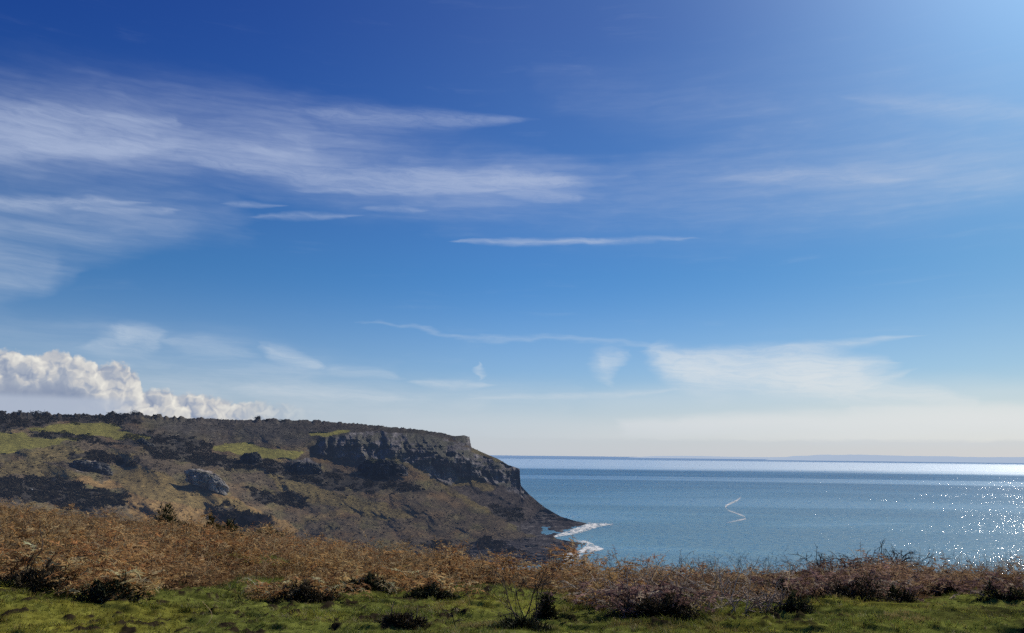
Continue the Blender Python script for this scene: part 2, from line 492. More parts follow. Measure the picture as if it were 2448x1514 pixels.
cx, cy, cD = [], [], []
for line, d0, d1 in CTRL:
    L = [math.dist(a, b) for a, b in zip(line[:-1], line[1:])]; tot = sum(L); acc = 0.0
    D0 = float(sea_D(*line[0])) if d0 == 'sea' else d0
    D1 = float(sea_D(*line[-1])) if d1 == 'sea' else d1
    for k, (a, b) in enumerate(zip(line[:-1], line[1:])):
        n = max(1, int(L[k] / 22))
        for j in range(n + (1 if k == len(L) - 1 else 0)):
            t = j / n; x = a[0] + (b[0] - a[0]) * t; y = a[1] + (b[1] - a[1]) * t
            f = (acc + L[k] * t) / tot
            cx.append(x); cy.append(y)
            cD.append(float(sea_D(x, y)) if d0 == d1 == 'sea' else D0 + (D1 - D0) * f)
        acc += L[k]
cx, cy, cD = map(np.array, (cx, cy, cD))
YS = 1.6                                               # vertical distances count for more than horizontal ones
KM = np.hypot(cx[:, None] - cx[None], (cy[:, None] - cy[None]) * YS)
n_ = len(cx)
AM = np.zeros((n_ + 3, n_ + 3)); AM[:n_, :n_] = KM + np.eye(n_) * -2.0
AM[:n_, n_] = 1; AM[:n_, n_ + 1] = cx / 1000; AM[:n_, n_ + 2] = cy / 1000
AM[n_:, :n_] = AM[:n_, n_:].T
WT = np.linalg.solve(AM, np.concatenate([cD, np.zeros(3)]))


def base_D(x, y):
    x = np.asarray(x, float); y = np.asarray(y, float)
    out = WT[n_] + WT[n_ + 1] * x / 1000 + WT[n_ + 2] * y / 1000
    for i in range(n_): out = out + WT[i] * np.hypot(x - cx[i], (y - cy[i]) * YS)
    return out


def blur_edge(x, y, amp, sc, seed):
    """wander a position so that painted outlines are ragged"""
    return x + amp * fbm(x / sc, y / sc * 1.8, 4, seed), y + amp * 0.5 * fbm(x / sc, y / sc * 1.8, 4, seed + 5)


FIELDS = [[(62, 1024), (140, 1013), (230, 1012), (290, 1020), (275, 1026), (310, 1032), (368, 1042), (345, 1052), (290, 1049), (210, 1043), (130, 1034), (70, 1030)],
          [(-420, 1040), (0, 1034), (60, 1036), (70, 1044), (120, 1047), (205, 1050), (160, 1057), (120, 1064), (70, 1072), (30, 1082), (-420, 1080)],
          [(505, 1066), (540, 1058), (600, 1060), (660, 1074), (730, 1084), (720, 1093), (690, 1100), (640, 1099), (590, 1093), (545, 1082), (512, 1076)],
          [(735, 1036), (790, 1032), (840, 1027), (830, 1034), (780, 1042), (740, 1046)]]
GREENISH = [[(300, 1105), (380, 1128), (440, 1172), (560, 1192), (640, 1236), (560, 1225), (470, 1212), (380, 1200), (300, 1175), (250, 1140)],
            [(620, 1130), (760, 1160), (900, 1200), (1000, 1235), (900, 1240), (760, 1205), (660, 1165)],
            [(0, 1100), (90, 1095), (160, 1120), (200, 1140), (160, 1150), (60, 1140), (0, 1135)],
            [(300, 1115), (390, 1130), (450, 1175), (540, 1195), (500, 1205), (380, 1180), (290, 1150)],
            [(60, 1078), (150, 1070), (230, 1085), (330, 1090), (300, 1110), (180, 1100), (70, 1095)],
            [(1048, 1148), (1078, 1164), (1110, 1186), (1140, 1206), (1175, 1228), (1160, 1230), (1120, 1208), (1080, 1182)],
            [(1082, 1132), (1110, 1134), (1180, 1162), (1160, 1172), (1100, 1160), (1076, 1164)]]
BROWN = [[(290, 1150), (330, 1120), (400, 1140), (440, 1180), (560, 1195), (600, 1222), (660, 1250), (660, 1290), (440, 1290), (320, 1240), (300, 1200)],
         [(540, 1188), (570, 1192), (640, 1232), (720, 1270), (700, 1280), (620, 1245), (550, 1205)],
         [(170, 1142), (260, 1148), (330, 1160), (320, 1172), (200, 1160)]]
SCRUB = [[(-420, 975), (330, 985), (380, 998), (300, 1016), (220, 1010), (130, 1012), (50, 1026), (0, 1032), (-420, 1038)],
         [(60, 1032), (210, 1046), (300, 1052), (430, 1060), (440, 1075), (350, 1078), (260, 1062), (130, 1050), (70, 1042)],
         [(290, 1040), (380, 1035), (500, 1050), (500, 1080), (560, 1092), (620, 1100), (700, 1105), (760, 1120), (700, 1135), (600, 1125), (520, 1120), (430, 1105), (360, 1085)],
         [(-420, 1140), (0, 1142), (90, 1143), (150, 1146), (200, 1165), (260, 1170), (300, 1190), (290, 1205), (240, 1212), (225, 1225), (150, 1212), (50, 1195), (-420, 1200)],
         [(150, 1078), (260, 1082), (300, 1100), (330, 1110), (300, 1120), (180, 1098)],
         [(500, 1210), (545, 1206), (575, 1225), (640, 1232), (640, 1252), (580, 1262), (520, 1250)],
         [(660, 1110), (900, 1140), (1000, 1160), (1000, 1180), (800, 1170), (680, 1150)],
         [(1000, 1292), (1060, 1296), (1130, 1310), (1130, 1330), (1040, 1318)],
         [(1136, 1280), (1170, 1282), (1210, 1295), (1235, 1320), (1190, 1330), (1150, 1312)],
         [(560, 1160), (700, 1180), (760, 1200), (700, 1215), (620, 1195)],
         [(1160, 1210), (1230, 1216), (1260, 1240), (1230, 1244), (1180, 1228)]]
CLIFF = [[(732, 1078), (760, 1056), (800, 1042), (860, 1033), (930, 1032), (1000, 1037), (1060, 1047), (1090, 1060), (1124, 1078), (1200, 1108), (1246, 1118), (1247, 1170),
          (1200, 1160), (1150, 1146), (1092, 1136), (1080, 1164), (1046, 1148), (1000, 1118), (930, 1088), (850, 1098), (780, 1090)],
         [(848, 1096), (880, 1088), (920, 1090), (970, 1128), (960, 1137), (900, 1128), (855, 1112)],
         [(1086, 1046), (1128, 1040), (1130, 1072), (1096, 1062)],
         [(1200, 1166), (1246, 1166), (1268, 1184), (1250, 1190)],
         [(690, 1100), (730, 1094), (770, 1112), (760, 1134), (700, 1124)]]
OUTCROP = [[(445, 1128), (480, 1120), (515, 1132), (538, 1158), (520, 1172), (470, 1160)],
           [(168, 1108), (215, 1100), (250, 1112), (240, 1130), (190, 1126)]]
SHORE = [(1120, 1300), (1200, 1290), (1300, 1284), (1400, 1300), (1420, 1350), (1100, 1352)], [(1240, 1262), (1300, 1215), (1400, 1248), (1400, 1262), (1300, 1290), (1262, 1274)]
ASLOPE_SHADE = [[(1080, 1128), (1180, 1146), (1246, 1166), (1300, 1212), (1402, 1250), (1312, 1286), (1240, 1260), (1182, 1230), (1122, 1194), (1082, 1166)]]
GAP = [(1322, 1281.5), (1330, 1277.5), (1370, 1263.5), (1402, 1252), (1460, 1252), (1460, 1300), (1396, 1299), (1350, 1292), (1330, 1288)]

xs = np.concatenate([np.arange(-420, 0, 4.0), np.arange(0, 1404, 1.5)])
ys_top = np.interp(xs, [p[0] for p in SKYLINE], [p[1] for p in SKYLINE])
NT_ = 250
tt = np.linspace(0, 1, NT_) ** 1.05
X = np.repeat(xs[:, None], NT_, 1)
Y = ys_top[:, None] + (1352 - ys_top)[:, None] * tt[None]
D = base_D(X, Y)


def smooth(A, k, ax):
    for _ in range(2):
        P_ = np.pad(A, [(k, k) if i == ax else (0, 0) for i in range(2)], 'edge')
        c = np.cumsum(P_, ax); z = np.zeros_like(np.take(c, [0], ax))
        c = np.concatenate([z, c], ax)
        n = A.shape[ax]
        A = (np.take(c, np.arange(2 * k + 1, n + 2 * k + 1), ax) - np.take(c, np.arange(n), ax)) / (2 * k + 1)
    return A


def paint(polys, amp, sc, seed):
    xq, yq = blur_edge(X, Y, amp, sc, seed)
    m = np.zeros(X.shape)
    for p in polys: m = np.maximum(m, in_poly(xq, yq, p))
    return m


mF = paint(FIELDS, 9, 26, 3); mG = paint(GREENISH, 16, 40, 21); mB = paint(BROWN, 18, 40, 31)
mS = paint(SCRUB, 22, 26, 41); mC = paint(CLIFF, 9, 16, 51); mO = paint(OUTCROP, 9, 12, 61); mSh = paint(SHORE, 10, 20, 71)
# relief: gullies and buttresses in the cliffs, hummocks and scrub on the slopes
mCs = smooth(smooth(np.maximum(mC, mO), 3, 0), 2, 1)
butt = fbm(X / 34 + 0.9 * fbm(X / 50, Y / 40, 3, 5), Y / 120, 4, 81)
butt = np.sign(butt) * np.abs(butt) ** 0.8
ledge = fbm(X / 90, Y / 9, 3, 85)
D = D + mCs * (16.0 * butt + 5.0 * ledge + 4.0 * fbm(X / 8, Y / 12, 3, 87))
rug = smooth(1 - mF, 3, 0)
D = D + rug * (1 - mCs) * (8.0 * fbm(X / 90, Y / 60, 3, 91) + 1.5 * fbm(X / 18, Y / 11, 3, 93))
ridge_n = -0.48 * X + 0.88 * Y; ridge_t = 0.88 * X + 0.48 * Y
D = D + rug * (1 - mCs) * (1 - 0.6 * mSh) * 5.0 * fbm(ridge_n / 34 + 0.5 * fbm(X / 50, Y / 50, 2, 133), ridge_t / 150, 3, 135) * sstep(0.0, 0.12, np.repeat(tt[None], len(xs), 0))
D = D + smooth(smooth(mS, 2, 0), 1, 1) * -2.2
D = D + mSh * (7.0 * fbm(X / 40, Y / 7, 4, 95) + 2.5 * fbm(X / 9, Y / 4, 3, 97))
yh = sea_D(X, Y)
below = ray(X, Y)[..., 2] < -0.012
D = np.where(below, np.minimum(D, yh), D)
V = at(X, Y, D)
V[..., 2] = np.where(below & (D >= yh - 1e-3), 0.02, V[..., 2])
# skyline scrub: a ragged crest
crest = sstep(0.035, 0.0, np.repeat(tt[None], len(xs), 0)) * sstep(1140, 1000, X)
V[..., 2] += crest * np.maximum(0, 2.6 * fbm(X / 14, Y * 0, 4, 101) + 0.5) * sstep(1060, 300, X)
V[..., 2] += crest * 0.7 * fbm(X / 5, Y * 0, 3, 103)
V[..., 2] -= sstep(0.0, 40.0, 40 - np.abs(X - 1200)) * 0
cnt = NT_ * len(xs)

# land cover as albedo, with gully and crack shade painted in
g1 = fbm(X / 30, Y / 12, 4, 111)[..., None]; g2 = fbm(X / 7, Y / 3.5, 4, 113)[..., None]
g3 = vnoise(X / 2.1, Y / 1.6, 115)[..., None] * 2 - 1
mShade = paint(ASLOPE_SHADE, 5, 20, 75)  # shaded gully flank, painted as a darker albedo
heath = np.array([0.072, 0.060, 0.042]) * (1 + 0.28 * g1 + 0.16 * g2)
heath = heath + np.clip(fbm(X / 55, Y / 22, 3, 117), 0, 1)[..., None] * np.array([0.045, 0.024, 0.006])
heath = heath + np.clip(fbm(X / 44, Y / 20, 3, 118) + 0.15, 0, 1)[..., None] * np.array([0.030, 0.034, 0.006])
heath = heath * (1 - 0.25 * np.clip(g3, 0, 1))
lay = lambda base, m, c: base * (1 - m[..., None]) + c * m[..., None]
sm = lambda m: smooth(m, 1, 0)
colr = heath
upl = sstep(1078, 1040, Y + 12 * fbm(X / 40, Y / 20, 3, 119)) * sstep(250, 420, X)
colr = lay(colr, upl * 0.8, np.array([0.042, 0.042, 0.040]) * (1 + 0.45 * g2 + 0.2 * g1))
colr = lay(colr, sm(mShade), np.array([0.050, 0.044, 0.040]) * (1 + 0.4 * g2 + 0.3 * g1))
colr = lay(colr, sm(mB), np.array([0.150, 0.105, 0.048]) * (1 + 0.22 * g1 + 0.14 * g2))
colr = lay(colr, sm(mG) * 0.75, np.array([0.108, 0.090, 0.040]) * (1 + 0.2 * g1 + 0.14 * g2))
colr = lay(colr, sm(mS) * 0.85, np.array([0.030, 0.029, 0.026]) * (1 + 0.5 * g2))
colr = lay(colr, sm(mF), np.array([0.128, 0.125, 0.036]) * (1 + 0.2 * g1 + 0.18 * g2))
rock = np.array([0.085, 0.084, 0.090]) * (1 + 0.40 * fbm(X / 6, Y / 20, 3, 121)[..., None] + 0.25 * g2)
rock = rock + np.clip(fbm(X / 10, Y / 26, 3, 122), 0.2, 1)[..., None] * 0.11 - 0.022
veg = sstep(0.0, 0.36, fbm(X / 22, Y / 10, 4, 123) + 0.35 * sstep(1075, 1045, Y))[..., None]
crk = sstep(0.16, 0.02, np.abs(fbm(X / 11 + 0.4 * fbm(X / 8, Y / 8, 2, 141), Y / 46, 3, 143)))[..., None]; bed = sstep(0.12, 0.0, np.abs(fbm(X / 70, Y / 6.5, 3, 145)))[..., None]
rock = rock * 0.92 * (1 - 0.45 * crk) * (1 - 0.30 * bed)  # shade of cracks and bedding darkened into the rock colour
rock = rock * (1 - 0.8 * veg) + np.array([0.048, 0.050, 0.038]) * 0.8 * veg
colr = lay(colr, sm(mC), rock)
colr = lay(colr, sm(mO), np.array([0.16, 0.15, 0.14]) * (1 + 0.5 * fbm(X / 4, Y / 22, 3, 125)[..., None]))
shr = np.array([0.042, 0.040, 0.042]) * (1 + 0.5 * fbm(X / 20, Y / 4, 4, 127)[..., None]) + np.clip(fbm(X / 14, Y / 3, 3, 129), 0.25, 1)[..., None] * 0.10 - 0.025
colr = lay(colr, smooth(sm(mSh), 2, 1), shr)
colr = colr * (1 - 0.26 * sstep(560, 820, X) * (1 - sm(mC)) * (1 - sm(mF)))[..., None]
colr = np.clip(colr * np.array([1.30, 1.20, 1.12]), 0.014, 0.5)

ii = np.arange(cnt).reshape(len(xs), NT_)
quads = np.stack([ii[:-1, :-1], ii[:-1, 1:], ii[1:, 1:], ii[1:, :-1]], -1)
qx = (X[:-1, :-1] + X[1:, 1:]) / 2; qy = (Y[:-1, :-1] + Y[1:, 1:]) / 2
wet = (V[..., 2] < 0.05)
qwet = wet[:-1, :-1] & wet[:-1, 1:] & wet[1:, 1:] & wet[1:, :-1]
keep = ~in_poly(qx, qy, GAP) & ~qwet
quads = quads[keep].reshape(-1, 4)
# the plateau carries on behind the brow
bx = xs; back = []
for k, (dd, dz) in enumerate(((25, -0.6), (90, -2.0), (320, -9.0), (500, -90.0))):
    sea_side = sstep(980, 1130, bx)
    P_ = V[:, 0, :].copy()
    P_[:, 2] += dz * (1 + 5 * sea_side)
    dirv = ray(bx, ys_top); P_[:, :2] += dirv[:, :2] * (dd * (1 - 0.75 * sea_side))[:, None]
    P_[:, 2] = np.maximum(P_[:, 2], -6)
    back.append(P_)
allV = [V.reshape(-1, 3)] + back
colB = [colr.reshape(-1, 3)] + [np.tile([0.045, 0.045, 0.035], (len(xs), 1))] * 4
prev = ii[:, 0]; bq = []
for k in range(4):
    cur = cnt + k * len(xs) + np.arange(len(xs))
    bq.append(np.stack([prev[:-1], prev[1:], cur[1:], cur[:-1]], -1)); prev = cur

mat_head, g, out = new_mat('headland_turf_and_rock')
at_ = g.n.new('ShaderNodeAttribute'); at_.attribute_name = 'col'
geo = g.n.new('ShaderNodeNewGeometry')
n1 = g.noise(geo.outputs['Position'], 0.35, 4.0, 0.65); n2 = g.noise(geo.outputs['Position'], 1.3, 2.0, 0.6)
c_ = g.mix(1.0, at_.outputs['Color'], g.ramp(n1, [(0.3, (0.55, 0.55, 0.58)), (0.5, (1, 1, 1)), (0.7, (1.5, 1.45, 1.35))]), 'MULTIPLY')
bs = g.n.new('ShaderNodeBsdfPrincipled'); bs.inputs['Roughness'].default_value = 1.0; bs.inputs['Specular IOR Level'].default_value = 0.0
g.put(bs.inputs['Base Color'], c_)
bp = g.n.new('ShaderNodeBump'); bp.inputs['Strength'].default_value = 0.6; bp.inputs['Distance'].default_value = 1.2
g.put(bp.inputs['Height'], g.add(n1, g.mul(n2, 0.4))); g.l.new(bp.outputs[0], bs.inputs['Normal'])
# distance haze put into the material as a faint, constant blue emission
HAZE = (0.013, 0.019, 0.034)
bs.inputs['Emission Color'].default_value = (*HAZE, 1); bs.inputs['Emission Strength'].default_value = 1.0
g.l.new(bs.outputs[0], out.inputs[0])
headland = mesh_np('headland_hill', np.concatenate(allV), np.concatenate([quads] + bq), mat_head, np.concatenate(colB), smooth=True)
tag(headland, kind='structure')

# ------------------------------------------------------------------ sea
mat_sea, g, out = new_mat('sea_water')
geo = g.n.new('ShaderNodeNewGeometry'); pos = geo.outputs['Position']
px_, py_, pz_ = g.sep(pos)
rng_ = g.v('LENGTH', pos)
wv = g.noise(pos, 0.16, 3.0, 0.6, color=True, dim='2D')
wv2 = g.noise(g.v('MULTIPLY', pos, (0.010, 0.028, 1)), 1.0, 2.0, 0.5, dim='2D')
big = g.noise(g.v('MULTIPLY', pos, (0.0014, 0.0052, 1)), 1.0, 3.0, 0.55, 0.4, dim='2D')
tilt = g.v('MULTIPLY', g.v('SUBTRACT', wv, (0.5, 0.5, 0.5)), (0.70, 0.70, 0.0))
# slick, smoother water: the pale bands far out
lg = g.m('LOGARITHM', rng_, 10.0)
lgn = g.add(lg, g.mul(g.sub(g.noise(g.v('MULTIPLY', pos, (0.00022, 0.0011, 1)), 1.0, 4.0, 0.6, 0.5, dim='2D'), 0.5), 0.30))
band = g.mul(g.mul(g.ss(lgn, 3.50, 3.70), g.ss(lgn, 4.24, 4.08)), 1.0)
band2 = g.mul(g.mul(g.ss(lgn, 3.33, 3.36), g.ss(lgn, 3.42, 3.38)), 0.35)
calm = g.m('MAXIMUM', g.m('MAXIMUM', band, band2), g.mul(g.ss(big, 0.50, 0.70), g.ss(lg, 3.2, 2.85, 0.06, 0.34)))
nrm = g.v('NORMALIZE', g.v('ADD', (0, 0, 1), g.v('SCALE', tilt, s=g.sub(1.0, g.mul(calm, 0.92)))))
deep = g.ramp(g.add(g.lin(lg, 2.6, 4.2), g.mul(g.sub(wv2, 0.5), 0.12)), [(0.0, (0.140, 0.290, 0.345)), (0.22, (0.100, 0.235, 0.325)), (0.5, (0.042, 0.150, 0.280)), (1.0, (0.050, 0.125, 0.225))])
deep = g.mix(g.ss(big, 0.35, 0.62), g.mix(1.0, deep, (0.84, 0.82, 0.84), 'MULTIPLY'), deep)
dif = g.n.new('ShaderNodeBsdfDiffuse'); g.put(dif.inputs[0], deep)
gl = g.n.new('ShaderNodeBsdfGlossy'); gl.inputs['Roughness'].default_value = 0.19; g.l.new(nrm, gl.inputs['Normal'])
g.put(gl.inputs['Color'], g.mix(band, (0.80, 0.92, 1.0), (0.97, 0.98, 1.0)))
fres = g.add(0.17, g.mul(calm, 0.74))
mx = g.n.new('ShaderNodeMixShader'); g.put(mx.inputs[0], fres); g.l.new(dif.outputs[0], mx.inputs[1]); g.l.new(gl.outputs[0], mx.inputs[2])
# steep little wave faces that catch the sun
vo = g.n.new('ShaderNodeTexVoronoi'); vo.voronoi_dimensions = '2D'; g.put(vo.inputs['Vector'], g.v('MULTIPLY', pos, (5.0, 1.7, 1))); vo.inputs['Scale'].default_value = 1.0
r1, r2, r3 = g.sep(vo.outputs['Color'])
wn_ = g.n.new('ShaderNodeTexWhiteNoise'); wn_.noise_dimensions = '3D'; g.put(wn_.inputs['Vector'], vo.outputs['Color'])
q1, q2, q3 = g.sep(wn_.outputs['Color'])
gust = g.noise(g.v('MULTIPLY', pos, (0.004, 0.006, 1)), 1.0, 2.0, 0.5, dim='2D')
amp = g.ss(gust, 0.35, 0.65, 0.28, 0.38)
gx = g.mul(g.sub(g.add(g.add(r1, q1), q3), 1.5), amp); gy = g.mul(g.sub(g.add(g.add(r2, r3), q2), 1.5), amp)
fn = g.v('NORMALIZE', g.xyz(gx, gy, 1.0))
fg = g.n.new('ShaderNodeBsdfGlossy'); fg.inputs['Roughness'].default_value = 0.15; g.l.new(fn, fg.inputs['Normal'])
mx2 = g.n.new('ShaderNodeMixShader'); g.put(mx2.inputs[0], g.ss(lg, 3.65, 3.25, 0.0, 0.12))
g.l.new(mx.outputs[0], mx2.inputs[1]); g.l.new(fg.outputs[0], mx2.inputs[2]); # haze over the outer water, mixed in as emission
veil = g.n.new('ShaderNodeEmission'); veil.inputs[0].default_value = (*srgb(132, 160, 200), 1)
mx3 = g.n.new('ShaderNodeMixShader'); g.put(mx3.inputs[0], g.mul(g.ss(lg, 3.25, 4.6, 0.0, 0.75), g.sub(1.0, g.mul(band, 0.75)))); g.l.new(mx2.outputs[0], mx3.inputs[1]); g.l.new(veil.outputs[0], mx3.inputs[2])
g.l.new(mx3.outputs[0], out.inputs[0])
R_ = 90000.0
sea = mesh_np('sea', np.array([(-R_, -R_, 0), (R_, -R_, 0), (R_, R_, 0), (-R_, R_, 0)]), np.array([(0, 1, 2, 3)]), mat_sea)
tag(sea, kind='structure')

# far coast across the channel
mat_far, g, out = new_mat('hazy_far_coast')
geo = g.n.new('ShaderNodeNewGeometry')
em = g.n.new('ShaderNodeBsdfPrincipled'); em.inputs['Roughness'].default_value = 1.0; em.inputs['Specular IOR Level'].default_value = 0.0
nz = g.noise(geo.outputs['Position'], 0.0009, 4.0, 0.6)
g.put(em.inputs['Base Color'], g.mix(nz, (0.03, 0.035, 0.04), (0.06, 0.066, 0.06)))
em.inputs['Emission Color'].default_value = (*srgb(172, 188, 212), 1); em.inputs['Emission Strength'].default_value = 0.9  # haze in front of the coast, given as its own glow
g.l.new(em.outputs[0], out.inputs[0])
def coast(D_, prof):
    """a long hill range rising from the sea at distance D_, given as skyline points of the photograph"""
    xq = np.arange(prof[0][0], prof[-1][0] + 1, 6.0)
    a_, _ = azel(xq, np.full_like(xq, 1090.0)); a_ = np.radians(a_)
    h = np.interp(xq, [p[0] for p in prof], [p[1] for p in prof]); hz0 = np.zeros_like(h)
    h = 1.35 * h * D_ / PF * (1 + 0.06 * fbm(xq / 40, xq * 0, 3, 7))
    rows = []
    for dd, f in ((-1500, -0.02), (-700, 0.35), (0, 1.0), (2500, 0.9), (6000, -0.05)):
        rows.append(np.stack([np.sin(a_) * (D_ + dd), np.cos(a_) * (D_ + dd), h * f], -1))
    n = len(xq); vv = np.concatenate(rows); q = []
    for r in range(4):
        a0 = r * n + np.arange(n - 1); q.append(np.stack([a0, a0 + 1, a0 + 1 + n, a0 + n], -1))
    o = mesh_np('distant_hills', vv, np.concatenate(q), mat_far, smooth=True)
    tag(o, kind='structure')
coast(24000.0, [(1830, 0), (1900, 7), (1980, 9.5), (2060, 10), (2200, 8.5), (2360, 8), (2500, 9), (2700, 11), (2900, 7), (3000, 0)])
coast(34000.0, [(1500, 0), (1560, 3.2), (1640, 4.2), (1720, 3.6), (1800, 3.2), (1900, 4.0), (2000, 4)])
# ------------------------------------------------------------------ the near cliff top: ground sheet
CR = np.array([(-700, 1150, 80), (-300, 1175, 80), (0, 1205, 76), (160, 1220, 72), (320, 1236, 66), (480, 1254, 58), (640, 1272, 52), (800, 1291, 46), (950, 1305, 41),
               (1050, 1312, 37), (1200, 1323, 33), (1330, 1341, 30), (1500, 1348, 28), (1900, 1352, 27), (2448, 1356, 27), (2900, 1360, 27)], float)
_a, _e = azel(CR[:, 0], CR[:, 1])
CA = _a; CDc = CR[:, 2]; CZ = EYE[2] + CDc * np.tan(np.radians(_e)) - np.array([.45, .45, .45, .45, .45, .45, .48, .55, .62, .66, .70, .66, .50, .30, .20, .20])
Z0 = EYE[2] - 1.62


def ground_z(x, y, rough=True):
    x = np.asarray(x, float); y = np.asarray(y, float)
    d = np.hypot(x, y); az = np.degrees(np.arctan2(x, y))
    Dc = np.interp(az, CA, CDc); zc = np.interp(az, CA, CZ)
    t = (d - 6.0) / (Dc - 6.0)
    tc_ = np.clip(t, 0, 1)
    z = Z0 + (zc - Z0) * (tc_ * 0.86 + 0.14 * tc_ ** 2)
    s0 = (zc - Z0) / (Dc - 6.0) * 1.14
    over = np.maximum(d - Dc, 0)
    k = np.where(az > 5, 0.030, 0.026)
    z = z + s0 * over - np.where(over < 14, k * over ** 2, k * 14 * (2 * over - 14))
    floor_ = np.where(az < -14, 6.0, np.where(az < -4, 6 - (az + 14) * 1.0, -4.0))
    z = np.maximum(z, floor_)
    if rough:
        far = sstep(8, 16, d)
        z = z + 0.05 * fbm(x / 0.9, y / 0.9, 3, 201) + (0.06 + 0.16 * far) * fbm(x / 3.2, y / 3.2, 3, 203) * sstep(2, 6, d)
    return z


def hit(px, py, lift=0.0):
    """where the line of sight through a point of the photograph meets the near ground"""
    d = ray(float(px), float(py)); lo = 4.0
    for D_ in np.geomspace(4.0, 90.0, 900):
        p = EYE + d * D_
        if p[2] < float(ground_z(p[0], p[1])) + lift: return p, D_
    return p, D_


# front edge of the bracken, as points on the ground
EDGE_PX = [(-500, 1395), (-200, 1400), (0, 1408), (110, 1412), (190, 1428), (300, 1432), (380, 1420), (520, 1424), (640, 1440), (760, 1436), (840, 1412), (920, 1420), (1010, 1424),
           (1090, 1420), (1180, 1412), (1270, 1418), (1360, 1448), (1470, 1470), (1600, 1482), (1720, 1486), (1840, 1462), (1940, 1428), (2060, 1434), (2200, 1436),
           (2330, 1424), (2448, 1424), (2700, 1420), (3000, 1420)]
EA, ED = [], []
for x_, y_ in EDGE_PX:
    p_, _d = hit(x_, y_); EA.append(math.degrees(math.atan2(p_[0], p_[1]))); ED.append(math.hypot(p_[0], p_[1]))
EA, ED = np.array(EA), np.array(ED)


def edge_dist(x, y):
    """metres behind the front edge of the bracken (negative on the turf)"""
    az = np.degrees(np.arctan2(x, y)); d = np.hypot(x, y)
    return d - np.interp(az, EA, ED) + 0.55 * fbm(np.asarray(x) / 0.9, np.asarray(y) / 0.9, 3, 211)


def grassy(x, y):
    """0..1: open green patches inside the bracken"""
    n = fbm(np.asarray(x) / 3.1 + 40, np.asarray(y) / 3.6, 3, 215)
    return sstep(0.36, 0.52, n) * sstep(34, 20, np.hypot(x, y))


azs = np.concatenate([np.arange(-180, -42, 6.0), np.arange(-42, 42.01, 0.14), np.arange(48, 180.1, 6.0)])
rad = np.concatenate([[0.6, 2.0, 4.0], np.geomspace(6.0, 14.0, 260), np.geomspace(14.1, 90.0, 200), np.geomspace(95, 420, 40)])
AZ_, RD = np.meshgrid(np.radians(azs), rad, indexing='ij')
gx_, gy_ = np.sin(AZ_) * RD, np.cos(AZ_) * RD
gz_ = ground_z(gx_, gy_)
ed = edge_dist(gx_, gy_); gr = grassy(gx_, gy_)
turf = np.maximum(sstep(0.5, -0.1, ed), gr)
# hoof-poached hollows and clods on the turf at the left, tussocks elsewhere
clod = fbm(gx_ / 0.17, gy_ / 0.26, 3, 221); pz = sstep(-3.0, -8.5, np.degrees(AZ_)) * 0.75 + 0.15
hol = sstep(0.38, 0.58, clod) * turf * sstep(-0.1, 0.25, fbm(gx_ / 1.7, gy_ / 1.7, 2, 223) + 0.35 * pz)
gz_ = gz_ + 0.022 * hol * (1 + fbm(gx_ / 0.05, gy_ / 0.07, 2, 271)) + 0.05 * sstep(0.1, 0.4, fbm(gx_ / 0.42, gy_ / 0.5, 2, 227)) * turf
n1_ = fbm(gx_ / 1.3, gy_ / 1.3, 4, 231)[..., None]; n2_ = fbm(gx_ / 0.16, gy_ / 0.2, 3, 233)[..., None]
tcol = np.array([0.115, 0.128, 0.030]) * (1 + 0.3 * n1_ + 0.35 * n2_)
yel = np.clip(fbm(gx_ / 2.4, gy_ / 2.0, 3, 235), 0, 1)[..., None]
tcol = tcol + yel * np.array([0.06, 0.035, 0.0])
bare = sstep(2150, 2300, 1224 + 1924 * np.tan(AZ_)) * sstep(0.0, 0.3, fbm(gx_ / 1.6, gy_ / 1.1, 3, 237) + 0.2)
bare = np.maximum(bare * 0.6, hol)
tcol = tcol * (1 - bare[..., None]) + np.array([0.026, 0.020, 0.013]) * bare[..., None]
bcol = np.array([0.060, 0.034, 0.018]) * (1 + 0.4 * n1_ + 0.4 * n2_)
gcol = bcol * (1 - turf[..., None]) + tcol * turf[..., None]
gcol = np.clip(gcol, 0.006, 0.5)
na, nr = gx_.shape
gi_ = np.arange(na * nr).reshape(na, nr)
gq = np.stack([gi_[:-1, :-1], gi_[1:, :-1], gi_[1:, 1:], gi_[:-1, 1:]], -1).reshape(-1, 4)


def foliage_mat(name, trans=0.35, rough=0.9, spec=0.05, var=0.5, scale=3.0, veil=None):
    """two-sided, lets some light through; albedo from the mesh, varied by noise"""
    m, g, out = new_mat(name)
    a = g.n.new('ShaderNodeAttribute'); a.attribute_name = 'col'
    geo = g.n.new('ShaderNodeNewGeometry')
    nz = g.noise(geo.outputs['Position'], scale, 2.0, 0.6)
    c = g.mix(1.0, a.outputs['Color'], g.ramp(nz, [(0.25, (1 - var, 1 - var, 1 - var)), (0.75, (1 + var, 1 + var, 1 + var * 0.9))]), 'MULTIPLY')
    d = g.n.new('ShaderNodeBsdfPrincipled'); g.put(d.inputs['Base Color'], c); d.inputs['Roughness'].default_value = rough
    d.inputs['Specular IOR Level'].default_value = spec
    if veil: d.inputs['Emission Color'].default_value = (*veil, 1); d.inputs['Emission Strength'].default_value = 1.0  # distance haze as a constant emission of the leaves
    if trans > 0:
        t = g.n.new('ShaderNodeBsdfTranslucent'); g.put(t.inputs[0], c)
        mx = g.n.new('ShaderNodeMixShader'); mx.inputs[0].default_value = trans
        g.l.new(d.outputs[0], mx.inputs[1]); g.l.new(t.outputs[0], mx.inputs[2]); g.l.new(mx.outputs[0], out.inputs[0])
    else:
        g.l.new(d.outputs[0], out.inputs[0])
    return m


